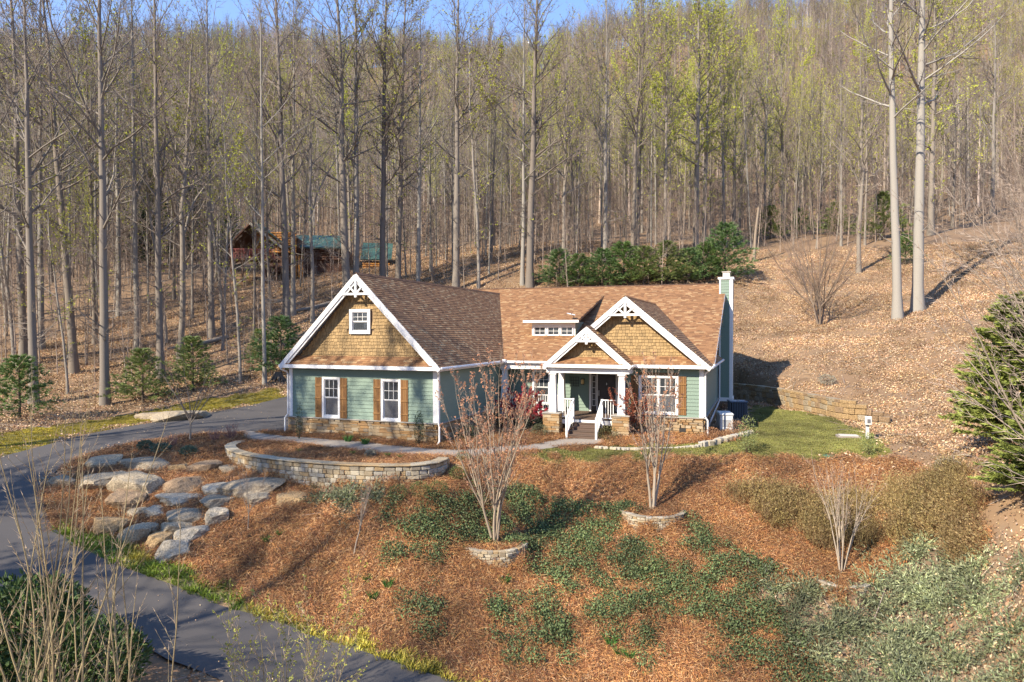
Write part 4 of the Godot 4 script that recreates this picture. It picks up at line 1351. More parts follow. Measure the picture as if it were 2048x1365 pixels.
const BOULDERS := [
	# middle of the foot, width and height as sighted, material, label
	[200, 932, 60, 26, 0, "leftmost pale boulder in the top row of the rock garden"], [282, 938, 83, 22, 1, "long flat boulder second from the left in the rockery's top row"], [354, 943, 38, 17, 2, "small orange boulder in the middle of the rockery's top row"],
	[400, 942, 58, 24, 4, "brown angular boulder right of the small orange one in the top row"], [457, 944, 55, 15, 1, "low flat boulder at the right end of the top row, nearest the curved wall"],
	[120, 975, 46, 26, 1, "weathered boulder nearest the driveway bend, left end of the second row"], [184, 974, 84, 30, 0, "layered ledge-like boulder left of the largest boulder"], [272, 990, 96, 46, 0, "largest pale boulder, in the middle of the rock garden"], [358, 982, 84, 32, 4, "brown boulder just right of the largest pale boulder"],
	[424, 986, 48, 22, 3, "small grey boulder between two long ledges in the second row"], [498, 988, 102, 32, 1, "long grey ledge boulder directly below the curved wall's left end"],
	[244, 1012, 70, 36, 4, "brown boulder directly below the largest pale boulder"], [362, 1006, 96, 24, 3, "long thin slab of pale rock in the third row of the rockery"], [435, 1009, 84, 22, 1, "flat grey slab second from the left in the third row"], [511, 1006, 64, 26, 0, "blunt grey boulder third along the lowest ledge below the curved wall"], [577, 1008, 58, 22, 2, "orange-tinted low boulder at the right end of the third row, beside grey ground cover"],
	[268, 1030, 42, 16, 0, "small half-buried boulder left of the fourth row in pine straw"], [304, 1032, 42, 22, 3, "small pale rounded boulder in the pine straw of the fourth row"], [363, 1040, 72, 26, 1, "broad half-buried boulder in the middle of the fourth row"], [430, 1047, 50, 38, 3, "pale upright boulder standing alone at the right end of the fourth row"],
	[205, 1064, 66, 32, 2, "yellowish boulder at the left end of the lowest row, by the grass strip"], [262, 1080, 50, 40, 0, "tall rounded boulder second from the left in the lowest row"], [298, 1066, 36, 24, 1, "small grey boulder wedged above the orange one in the lowest row"], [341, 1064, 62, 25, 0, "grey slab boulder lying above the lowest row"], [311, 1092, 46, 30, 2, "orange-brown boulder in the middle of the lowest row"], [370, 1080, 66, 28, 3, "flat whitish boulder at the right end of the lowest row"], [342, 1114, 58, 42, 3, "whitish cracked boulder lowest of all, on the edge of the grass strip"],
	[356, 841, 88, 24, 0, "large flat grey rock on the far side of the driveway"], [300, 838, 56, 15, 1, "low flat rock left of the large one across the driveway"]]

func build_stonework() -> void:
	var r := RandomNumberGenerator.new()
	r.seed = 21
	var fields := ["field0", "field1", "field2", "field3", "field4", "field5"]
	var path := open_curve(PackedVector2Array([Vector2(-8.75, 2.9), Vector2(-8.3, 4.0), Vector2(-7.2, 4.95), Vector2(-5.6, 5.62), Vector2(-3.2, 5.98), Vector2(-0.6, 5.83), Vector2(1.3, 5.25), Vector2(2.12, 4.3), Vector2(2.1, 3.3)]))
	var w := thing("retaining_wall", "curved pale stone retaining wall with a flat cap in front of the walkway", "stone wall", Vector3(-3.2, -1.0, 5.9))
	dry_wall(w, path, 1.0, func(_x, _z): return 0.0, func(x, z): return land(x, z + 0.35) - 0.25, Vector2(0.10, 0.19), Vector2(0.2, 0.48), 0.3, fields, r)
	var core := MB.new()
	for i in path.size() - 1:
		var a := path[i]
		var b := path[i + 1]
		var d := (b - a).normalized()
		var n := Vector2(d.y, -d.x)
		var t := Transform3D(Basis(Vector3(d.x, 0, d.y), Vector3.UP, Vector3(-d.y, 0, d.x)), Vector3((a.x + b.x) * 0.5, -0.9, (a.y + b.y) * 0.5) + Vector3(n.x, 0, n.y) * 0.22 - w.position)
		core.obox(t, Vector3(a.distance_to(b) + 0.04, 1.75, 0.2))
	part("wall_core", core.done(), M.mortar, w)
	var s := 0.0
	var total := path_length(path)
	while s < total - 0.1:
		var l := minf(r.randf_range(0.45, 0.8), total - s)
		var q: Array = along(path, s + l * 0.5)
		var d: Vector2 = q[1]
		var u := Vector3(d.x, 0, d.y)
		var mb := MB.new()
		mb.cbox(Transform3D(), Vector3(l + 0.03, 0.06, 0.46), 0.015, 0.02, r)
		part("cap_stone", mb.done(), M[["field1", "field4", "field0"][r.randi() % 3]], w, Transform3D(Basis(u, Vector3.UP, u.cross(Vector3.UP)), Vector3(q[0].x, 0.03, q[0].y) - u.cross(Vector3.UP) * 0.17 - w.position))
		s += l
	# rear wall of big rough stones that holds the hillside
	var rear := open_curve(PackedVector2Array([Vector2(11.3, -24.0), Vector2(12.6, -23.0), Vector2(14.5, -20.65), Vector2(15.6, -18.1), Vector2(16.8, -15.6), Vector2(17.9, -13.2), Vector2(19.9, -12.6)]))
	w = thing("boulder_wall", "dry boulder wall holding the leafy hillside behind the side lawn", "stone wall", Vector3(16.0, 0.2, -18.3))
	dry_wall(w, rear, 1.0, func(x, z): return clampf(0.2 + 1.15 * minf(1.0, (20.6 - x) / 2.2), 0.6, 1.3), func(_x, _z): return 0.1, Vector2(0.22, 0.36), Vector2(0.35, 0.8), 0.45, ["rock0", "rock1", "rock2", "rock4", "rock2"], r)
	var k := 0
	for p in planters:
		var ring := PackedVector2Array()
		for i in 15:
			var a := deg_to_rad(-18.0 + 216.0 * i / 14.0)
			ring.append(p[0] + Vector2(-cos(a), sin(a)) * (p[1] + 0.02))
		var lab: String = ["low half-round stone planter wall below the tall central shrub tree", "low half-round stone planter wall below the shrub tree near the lawn", "overgrown low stone planter edge below the bare shrub among the junipers"][k]
		w = thing("planter_wall", lab, "planter wall", Vector3(p[0].x, p[2] - 0.3, p[0].y), 0.0, "round planter walls on the bank")
		var lvl: float = p[2]
		if k < 2:
			dry_wall(w, ring, 1.0, func(_x, _z): return lvl + 0.05, func(x, z): return smooth_land(x, z) - 0.03, Vector2(0.07, 0.11), Vector2(0.16, 0.34), 0.2, fields, r)
		else:
			dry_wall(w, ring, 1.0, func(_x, _z): return lvl - 0.02, func(x, z): return smooth_land(x, z) + 0.1, Vector2(0.08, 0.12), Vector2(0.2, 0.4), 0.2, fields, r)
		k += 1
	# pale stones that edge the bed against the lawn
	w = thing("bed_edging", "row of pale stones edging the mulch bed against the lawn", "edging", Vector3(10.4, 0, -2.9))
	var ed := open_curve(PackedVector2Array([Vector2(6.8, -2.45), Vector2(8.0, -2.35), Vector2(9.16, -2.46), Vector2(10.4, -2.9), Vector2(11.6, -3.92), Vector2(12.2, -5.0), Vector2(12.75, -6.2), Vector2(13.3, -7.6)]))
	s = 0.0
	total = path_length(ed)
	while s < total:
		var big := 0.3 if s < total * 0.5 else 1.0
		var l := r.randf_range(0.2, 0.36) * (0.6 + 0.4 * big)
		var q: Array = along(ed, s)
		var p := Vector3(q[0].x + r.randf_range(-0.04, 0.04), land(q[0].x, q[0].y), q[0].y)
		part("edging_stone", stone_shapes[r.randi() % 7], M[["field2", "field5", "field0"][r.randi() % 3]], w, Transform3D(Basis(Vector3.UP, r.randf_range(0, TAU)).scaled_local(Vector3(l, 0.2 * big + 0.05, l * 0.8)), p + Vector3(0, 0.05 * big, 0) - w.position))
		s += l * 0.95
	var shapes := []
	for i in 9:
		shapes.append(rock_mesh(40 + i))
	k = 0
	for b in BOULDERS:
		var p := gp(b[0], b[1])
		var far := (p - CAM_AT).dot(fw)
		var wd: float = b[2] * far / FOCAL
		var ht: float = b[3] * far / FOCAL
		var o := part(numbered("boulder"), shapes[k % 9], M["rock%d" % b[4]], self)
		var turn := Basis(Vector3.UP, CAM_YAW) * Basis.from_scale(Vector3(wd * 0.70, ht * 0.9, wd * 0.62)) * Basis(Vector3.UP, r.randf_range(0, TAU))
		o.transform = Transform3D(turn, p + Vector3(0, ht * 0.18, 0) - Vector3(fw.x, 0, fw.z) * -wd * 0.25)
		tag(o, b[5], "boulder", "boulders of the rock garden" if k < 27 else "rocks across the driveway")
		k += 1
	print("stonework")

# ---------------------------------------------------------------- machines and small things in the yard
func build_yard() -> void:
	var mb: MB
	var gy := land(12.35, -12.7)
	var ac := thing("air_conditioner", "dark blue-grey air conditioner unit beside the chimney", "air conditioner", Vector3(12.45, gy, -12.9), 0.25)
	trim_box("base_pad", Vector3(-0.6, -0.1, -0.6), Vector3(0.6, 0.06, 0.6), M.concrete, ac, 0.02)
	mb = MB.new()
	mb.cbox(Transform3D(Basis(), Vector3(0, 0.53, 0)), Vector3(0.86, 0.9, 0.86), 0.12)
	part("coil", mb.done(), M.dark, ac)
	for side in 4:
		var b := Basis(Vector3.UP, side * PI / 2)
		for i in 9:
			mb = MB.new()
			mb.box(Vector3(-0.36 + i * 0.09 - 0.018, 0.1, 0.43), Vector3(-0.36 + i * 0.09 + 0.018, 0.97, 0.465))
			part("louver", mb.done(), M.unit_blue, ac, Transform3D(b, Vector3.ZERO))
	trim_box("top_rim", Vector3(-0.49, 0.97, -0.49), Vector3(0.49, 1.05, 0.49), M.unit_blue, ac, 0.03)
	mb = MB.new()
	for i in 24:
		var a := TAU * i / 24.0
		mb.bar(Vector3(cos(a) * 0.08, 1.06, sin(a) * 0.08), Vector3(cos(a) * 0.42, 1.055, sin(a) * 0.42), 0.012, 0.012)
	part("fan_grille", mb.done(), M.unit_grey, ac)
	gy = land(12.0, -8.2)
	var gen := thing("generator", "pale grey box-shaped standby generator by the house corner", "generator", Vector3(12.0, gy, -8.3), 0.2)
	trim_box("base_pad", Vector3(-0.38, -0.1, -0.65), Vector3(0.38, 0.08, 0.65), M.concrete, gen, 0.02)
	trim_box("cabinet", Vector3(-0.32, 0.08, -0.6), Vector3(0.32, 0.78, 0.6), M.unit_grey, gen, 0.03)
	trim_box("lid", Vector3(-0.35, 0.78, -0.63), Vector3(0.35, 0.90, 0.63), M.unit_grey, gen, 0.05)
	for i in 6:
		trim_box("louver", Vector3(-0.2, 0.25 + i * 0.06, 0.598), Vector3(0.2, 0.275 + i * 0.06, 0.612), M.screen, gen, 0.003)
	var p := Vector3(18.34, land(18.34, -7.42), -7.42)
	var post := thing("utility_pedestal", "grey utility post with a meter box on the side lawn", "utility post", p, 0.2)
	trim_box("post", Vector3(-0.06, -0.2, -0.06), Vector3(0.06, 0.95, 0.06), M.pvc, post)
	trim_box("meter_box", Vector3(-0.14, 0.62, 0.06), Vector3(0.14, 1.02, 0.18), M.pvc, post, 0.02)
	trim_box("outlet_cover", Vector3(-0.07, 0.72, 0.18), Vector3(0.07, 0.9, 0.2), M.screen, post)
	trim_box("post_cap", Vector3(-0.09, 0.95, -0.09), Vector3(0.09, 1.0, 0.055), M.pvc, post)
	p = Vector3(17.6, land(17.6, -7.9), -7.9)
	var pit := thing("concrete_cover", "flat concrete access cover in the grass beside the utility post", "access cover", p, 0.1)
	trim_box("surround", Vector3(-0.5, -0.1, -0.35), Vector3(0.5, 0.06, 0.35), M.concrete, pit, 0.02)
	trim_box("lid", Vector3(-0.4, 0.06, -0.26), Vector3(0.4, 0.085, 0.26), M.flue, pit, 0.01)
	p = Vector3(16.49, land(16.49, -3.65), -3.65)
	var vb := thing("valve_cover", "small green plastic valve cover set in the lawn", "valve cover", p)
	mb = MB.new()
	mb.tube(PackedVector3Array([Vector3(0, -0.1, 0), Vector3(0, 0.05, 0), Vector3(0, 0.06, 0)]), PackedFloat32Array([0.28, 0.26, 0.0]), 18)
	part("lid", mb.done(), M.lid_green, vb)
	mb = MB.new()
	mb.tube(PackedVector3Array([Vector3(0, -0.1, 0), Vector3(0, 0.03, 0), Vector3(0, 0.035, 0)]), PackedFloat32Array([0.32, 0.31, 0.27]), 18)
	part("rim", mb.done(), M.lid_green, vb)

func log_run(called: String, o: Vector3, u: Vector3, l: float, y0: float, y1: float, m: Material, parent: Node3D) -> void:
	var y := y0
	while y < y1:
		pipe(called, [o + Vector3(0, y, 0), o + u * l + Vector3(0, y, 0)], 0.155, m, parent, 8)
		y += 0.29

func build_cabin() -> void:
	# a log house far up in the trees: deck on posts, green metal roofs patched with red
	var at0 := gp(600, 556)
	var c := thing("log_cabin", "log cabin with green metal roof and raised deck among the trees", "cabin", at0 + Vector3(0, 0.0, 0), CAM_YAW + 0.12)
	var far := (at0 - CAM_AT).dot(fw)
	var k := far / FOCAL            # metres to a pixel there
	# x right, z towards the viewer, sized from the sight
	var L := func(px: float, py: float, z: float) -> Vector3: return Vector3((px - 600.0) * k, (556.0 - py) * k, z)
	var a: Vector3 = L.call(515, 505, 0)
	log_run("log", Vector3(a.x, 0, 0), Vector3.RIGHT, 78 * k, a.y, a.y + 42 * k, M.log_wall, c)
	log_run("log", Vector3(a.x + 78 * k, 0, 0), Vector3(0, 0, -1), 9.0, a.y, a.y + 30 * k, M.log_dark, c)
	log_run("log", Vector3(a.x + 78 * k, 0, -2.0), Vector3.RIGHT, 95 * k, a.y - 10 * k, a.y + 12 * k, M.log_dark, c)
	var mb := MB.new()
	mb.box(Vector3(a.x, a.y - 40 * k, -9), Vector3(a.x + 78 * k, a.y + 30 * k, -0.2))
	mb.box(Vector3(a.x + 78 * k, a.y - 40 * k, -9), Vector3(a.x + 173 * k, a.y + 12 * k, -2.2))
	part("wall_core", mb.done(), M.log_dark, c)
	# gable to the front left: green slope falling to the right
	var pk: Vector3 = L.call(513, 452, 1.0)
	var lo: Vector3 = L.call(565, 492, 1.0)
	var run := lo - pk
	mb = MB.new()
	mb.obox(Transform3D(Basis(run.normalized(), run.normalized().cross(Vector3.FORWARD) * -1.0, Vector3.BACK), (pk + lo) * 0.5 + Vector3(0.6, 0, -5.0)), Vector3(run.length() + 1.2, 0.15, 12.0))
	part("roof_slope", mb.done(), M.metal_green, c)
	for i in 12:
		trim_bar("roof_seam", pk + Vector3(0, 0.14, -0.2 - i * 0.95), lo + Vector3(0.8, 0.14 - 0.6, -0.2 - i * 0.95), 0.05, 0.06, M.metal_green, c)
	trim_bar("rake_board", pk + Vector3(-0.1, -0.1, 1.05), lo + Vector3(0.8, -0.75, 1.05), 0.3, 0.08, M.capstone, c)
	mb = MB.new()
	var lf: Vector3 = L.call(468, 500, 1.0)
	var run2 := lf - pk
	mb.obox(Transform3D(Basis(run2.normalized(), run2.normalized().cross(Vector3.FORWARD), Vector3.BACK), (pk + lf) * 0.5 + Vector3(0, 0, -5.0)), Vector3(run2.length(), 0.15, 12.0))
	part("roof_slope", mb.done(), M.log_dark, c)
	# main roof facing the viewer, with rusty red patches
	var e0: Vector3 = L.call(560, 495, -1.2)
	var e1: Vector3 = L.call(682, 492, -1.2)
	var top: Vector3 = L.call(600, 458, -7.0)
	var vv := Vector3(0, top.y - e0.y, -5.8)
	mb = MB.new()
	mb.obox(Transform3D(Basis(Vector3.RIGHT, vv.normalized(), Vector3.RIGHT.cross(vv.normalized())), (e0 + e1) * 0.5 + vv * 0.5), Vector3(122 * k, vv.length(), 0.16))
	part("roof_slope", mb.done(), M.metal_green, c)
	var nr := Vector3.RIGHT.cross(vv.normalized())
	for i in 16:
		trim_bar("roof_seam", e0 + Vector3(122 * k * (i + 0.5) / 16.0, 0, 0) + nr * 0.1, e0 + Vector3(122 * k * (i + 0.5) / 16.0, 0, 0) + vv + nr * 0.1, 0.05, 0.05, M.metal_green, c, nr)
	for q in [[0.24, 0.05, 0.09, 0.5], [0.28, 0.7, 0.16, 0.28]]:
		mb = MB.new()
		mb.obox(Transform3D(Basis(Vector3.RIGHT, vv.normalized(), nr), e0 + Vector3(122 * k * q[0], 0, 0) + vv * (q[1] + q[3] * 0.5) + nr * 0.13), Vector3(122 * k * q[2], vv.length() * q[3], 0.03))
		part("red_roof_sheet", mb.done(), M.metal_red, c)
	# wing at the right with its own roof
	var w0: Vector3 = L.call(718, 535, -3.0)
	mb = MB.new()
	mb.box(w0 + Vector3(0, -2.5, -6), w0 + Vector3(56 * k, 1.2, 0))
	part("wall_core", mb.done(), M.log_dark, c)
	log_run("log", w0 + Vector3(0, -w0.y, 0.1), Vector3.RIGHT, 56 * k, w0.y - 1.5, w0.y + 1.1, M.log_wall, c)
	var v2 := Vector3(0, 2.6, -4.0)
	mb = MB.new()
	mb.obox(Transform3D(Basis(Vector3.RIGHT, v2.normalized(), Vector3.RIGHT.cross(v2.normalized())), w0 + Vector3(28 * k, 1.3, 0.5) + v2 * 0.5), Vector3(64 * k, v2.length(), 0.15))
	part("roof_slope", mb.done(), M.metal_green, c)
	# deck on tall posts
	var dk: Vector3 = L.call(478, 523, 0.2)
	trim_box("deck", dk + Vector3(0, -0.25, 0.1), dk + Vector3(86 * k, 0.0, 3.0), M.log_dark, c)
	for i in 5:
		trim_box("deck_post", Vector3(dk.x + i * 21 * k, dk.y - 6.0, 2.6), Vector3(dk.x + i * 21 * k + 0.22, dk.y - 0.25, 2.82), M.log_dark, c)
	trim_box("deck_rail", dk + Vector3(0, 1.0, 2.9), dk + Vector3(86 * k, 1.1, 3.0), M.metal_red, c)
	for i in 30:
		trim_box("deck_baluster", dk + Vector3(86 * k * i / 30.0, 0.0, 2.93), dk + Vector3(86 * k * i / 30.0 + 0.06, 1.0, 2.99), M.metal_red, c, 0.005)
	for q in [[540, 498, 10, 13], [525, 470, 8, 10]]:
		var g: Vector3 = L.call(q[0], q[1], 0.17)
		trim_box("window", g, g + Vector3(q[2] * k, q[3] * k, 0.05), M.lite, c)
	for i in 3:
		trim_box("tall_post", Vector3(L.call(592 + i * 6, 560, 0).x, -2.0, 0.5), Vector3(L.call(592 + i * 6, 560, 0).x + 0.2, a.y - 8 * k, 0.7), M.log_wall, c)

# ---------------------------------------------------------------- trees
func around(d: Vector3, tilt: float, spin: float) -> Vector3:
	var x := d.cross(Vector3(0.2, 0.1, 1)).normalized()
	return (d * cos(tilt) + (x * cos(spin) + d.cross(x) * sin(spin)) * sin(tilt)).normalized()

func leaflet(mb: MB, p: Vector3, d: Vector3, l: float, w: float, r: RandomNumberGenerator) -> void:
	# a pointed leaf of two triangles, slightly folded
	var x := d.cross(Vector3(r.randfn(), r.randfn(), r.randfn())).normalized()
	var n := x.cross(d) * (w * 0.25)
	var tip := p + d * l
	var m := p + d * l * 0.45
	mb.tri(p, m + x * w * 0.5 + n, tip)
	mb.tri(p, tip, m - x * w * 0.5 + n)

func grow(tr: MB, tw: MB, p: Vector3, d: Vector3, l: float, rad: float, depth: int, o: Dictionary, r: RandomNumberGenerator) -> void:
	# one branch with its side branches; depth 0 is a twig
	if depth == 0:
		tw.col = o.twig * r.randf_range(0.75, 1.2)
		var e := p + d * l
		tw.spike(p, e, maxf(rad, o.thin))
		if r.randf() < o.leafy:
			tw.col = o.leaf * r.randf_range(0.7, 1.25)
			for k in o.leaves:
				leaflet(tw, p + d * l * r.randf_range(0.4, 1.0), Vector3(r.randfn(), r.randfn() - o.get("hang", 0.0), r.randfn()).normalized(), o.leaf_size * r.randf_range(0.7, 1.2), o.leaf_size * 0.6, r)
		return
	var segs: int = o.segs[depth]
	var pts := PackedVector3Array([p])
	var rads := PackedFloat32Array([rad])
	var dirs := [d]
	for i in segs:
		d = (d + Vector3(r.randfn(), r.randfn(), r.randfn()) * o.wob + Vector3.UP * o.lift).normalized()
		p += d * (l / segs)
		pts.append(p)
		rads.append(maxf(rad * (1.0 - 0.8 * (i + 1.0) / segs), 0.003))
		dirs.append(d)
	tr.col = o.bark * r.randf_range(0.85, 1.12)
	if depth == 1:
		tr.tube(pts, rads, 3)
	else:
		tr.tube(pts, rads, 5)
	for i in range(1, segs + 1):
		var kids: float = o.kids[depth]
		var n := int(kids) + (1 if r.randf() < kids - int(kids) else 0)
		for k in n:
			var s := around(dirs[i], r.randf_range(o.fan * 0.6, o.fan * 1.3), r.randf_range(0, TAU))
			var f := 1.0 - 0.55 * float(i) / segs
			grow(tr, tw, pts[i].lerp(pts[i - 1], r.randf() * 0.8), s, l * o.ratio * f * r.randf_range(0.6, 1.25), rads[i] * 0.6, depth - 1, o, r)
	grow(tr, tw, p, d, l * o.ratio * 0.5, rads[segs], depth - 1, o, r)

func forest_tree(sd: int, height: float, rad: float, crown0: float, o: Dictionary) -> Array:
	# a tall straight trunk, a few dead stubs, limbs from crown0 upward: [trunk, crown]
	var r := RandomNumberGenerator.new()
	r.seed = sd
	var tr := MB.new()
	var tw := MB.new()
	var pts := PackedVector3Array()
	var rads := PackedFloat32Array()
	var n := 16
	var off := Vector3.ZERO
	var lean := Vector3(r.randfn(), 0, r.randfn()) * 0.02
	for i in n + 1:
		var t := float(i) / n
		if i > 1:
			off += Vector3(r.randfn(), 0, r.randfn()) * 0.0058 * o.get("crook", 1.0) * height / 10.0 * (0.6 + 1.6 * t) + lean * o.get("crook", 1.0)
		pts.append(off + Vector3(0, (t * height) if i else -0.6, 0))
		rads.append(rad * (1.45 if i == 0 else 1.0) * pow(1.0 - t * 0.94, 0.75))
	tr.col = o.bark
	tr.tube(pts, rads, 9)
	for i in int(o.get("leaders", 0)):
		var f := n * r.randf_range(0.34, 0.6)
		var k := int(f)
		grow(tr, tw, pts[k].lerp(pts[k + 1], f - k), around(Vector3.UP, r.randf_range(0.28, 0.55), r.randf_range(0, TAU)), height * r.randf_range(0.28, 0.42), rads[k] * r.randf_range(0.45, 0.65), 3, o, r)
	var limbs: int = o.limbs
	for i in limbs:
		var t := crown0 + (0.985 - crown0) * pow((i + r.randf()) / limbs, 0.9)
		var f := t * n
		var k := mini(int(f), n - 1)
		var p := pts[k].lerp(pts[k + 1], f - k)
		var e := (t - crown0) / (1.0 - crown0)
		var reach: float = height * o.spread * (0.55 + 0.9 * sin(PI * clampf(e * 0.85 + 0.12, 0.0, 1.0))) * r.randf_range(0.6, 1.15)
		var tilt := lerpf(1.15, 0.35, e) * r.randf_range(0.8, 1.2)
		grow(tr, tw, p, around(Vector3.UP, tilt, r.randf_range(0, TAU)), reach, lerpf(rads[k], rads[k + 1], f - k) * 0.42, 2, o, r)
	for i in int(o.stubs):
		var t := r.randf_range(0.12, crown0)
		var f := t * n
		var k := int(f)
		grow(tr, tw, pts[k].lerp(pts[k + 1], f - k), around(Vector3.UP, r.randf_range(1.0, 1.7), r.randf_range(0, TAU)), height * r.randf_range(0.03, 0.10), rads[k] * 0.16, 1, o, r)
	return [tr.done(), tw.done()]

const BARK := Color(0.33, 0.29, 0.245)
func wood_kind(leafy := 0.0, bark := BARK, limbs := 24) -> Dictionary:
	return {"bark": bark, "twig": Color(0.21, 0.165, 0.135), "leaf": Color(0.40, 0.42, 0.05), "leafy": leafy, "leaves": 5, "leaf_size": 0.12, "thin": 0.013, "segs": [1, 3, 5, 7], "kids": [0, 3.4, 1.9, 1.5], "wob": 0.13, "lift": 0.10, "fan": 0.75, "ratio": 0.42, "limbs": limbs, "spread": 0.17, "stubs": 14, "leaders": 1}

func plant(called: String, label: String, category: String, group: String, at0: Vector3, meshes: Array, mats: Array, parts: Array, scale3 := Vector3.ONE, turn := 0.0) -> Node3D:
	var o := thing(called, label, category, at0, turn, group)
	for i in meshes.size():
		part(parts[i], meshes[i], mats[i], o)
	o.scale = scale3
	return o

# front-row trunks: foot as sighted, trunk width as sighted, variant, turn, lean towards the right of the picture (radians), height
const TRUNKS := [
	[29, 732, 10, 9, 0.0, -0.06, 24], [47, 723, 17, 0, 1.0, 0.0, 33], [82, 698, 13, 1, 2.0, 0.0, 32], [148, 747, 18, 4, 0.4, -0.05, 31], [189, 688, 10, 4, 1.2, 0.0, 28], [210, 811, 20, 0, 2.6, -0.02, 34], [237, 632, 11, 5, 0.2, 0.0, 30], [275, 700, 13, 1, 0.9, -0.01, 32],
	[322, 754, 16, 2, 3.0, -0.03, 32], [332, 686, 8, 9, 1.0, -0.05, 22], [359, 723, 14, 8, 4.0, 0.05, 28], [423, 676, 14, 0, 5.0, -0.01, 32], [445, 653, 8, 9, 0.0, -0.04, 24], [480, 765, 7, 9, 0.6, 0.0, 20], [529, 769, 9, 5, 2.0, 0.0, 29], [573, 656, 17, 2, 5.5, -0.01, 34], [586, 632, 11, 1, 2.2, 0.0, 30], [625, 646, 9, 8, 3.3, 0.0, 27], [135, 787, 6, 9, 0.9, -0.03, 15],
	[693, 606, 20, 0, 0.7, 0.0, 34], [712, 598, 15, 1, 3.7, 0.0, 33], [765, 585, 15, 2, 1.9, 0.0, 33], [796, 582, 14, 4, 2.9, 0.01, 31], [836, 578, 10, 5, 3.9, 0.0, 28], [912, 582, 16, 0, 4.4, 0.0, 33], [957, 575, 9, 9, 0.5, 0.02, 26], [1045, 570, 10, 5, 5.2, 0.0, 29], [1060, 573, 18, 2, 2.4, 0.0, 32],
	[1128, 556, 9, 8, 1.1, 0.0, 26], [1210, 530, 10, 1, 2.7, 0.0, 30], [1265, 524, 11, 4, 4.1, 0.01, 30], [1330, 516, 9, 7, 0.3, 0.0, 28], [1392, 505, 14, 7, 1.4, 0.0, 32], [1408, 498, 11, 7, 0.8, 0.01, 31], [1468, 480, 9, 7, 2.0, 0.0, 25],
	[1718, 545, 10, 8, 5.8, 0.0, 24], [1796, 638, 20, 6, 0.0, -0.03, 34], [1836, 622, 24, 6, 2.0, 0.0, 36], [1862, 470, 14, 7, 1.0, 0.0, 33], [1905, 455, 9, 3, 3.0, 0.02, 26], [1985, 430, 10, 1, 2.2, 0.0, 30]]

const NTH := ["first", "second", "third", "fourth", "fifth", "sixth", "seventh", "eighth", "ninth", "tenth", "eleventh", "twelfth", "thirteenth", "fourteenth", "fifteenth", "sixteenth", "seventeenth", "eighteenth", "nineteenth", "twentieth", "twenty-first", "twenty-second", "twenty-third", "twenty-fourth"]

func sighted(v: Vector2) -> float:
	# how far along the picture a place on the land lies
	var q := Vector3(v.x, 0, v.y) - CAM_AT
	return 1024.0 + FOCAL * q.dot(rt) / q.dot(fw)

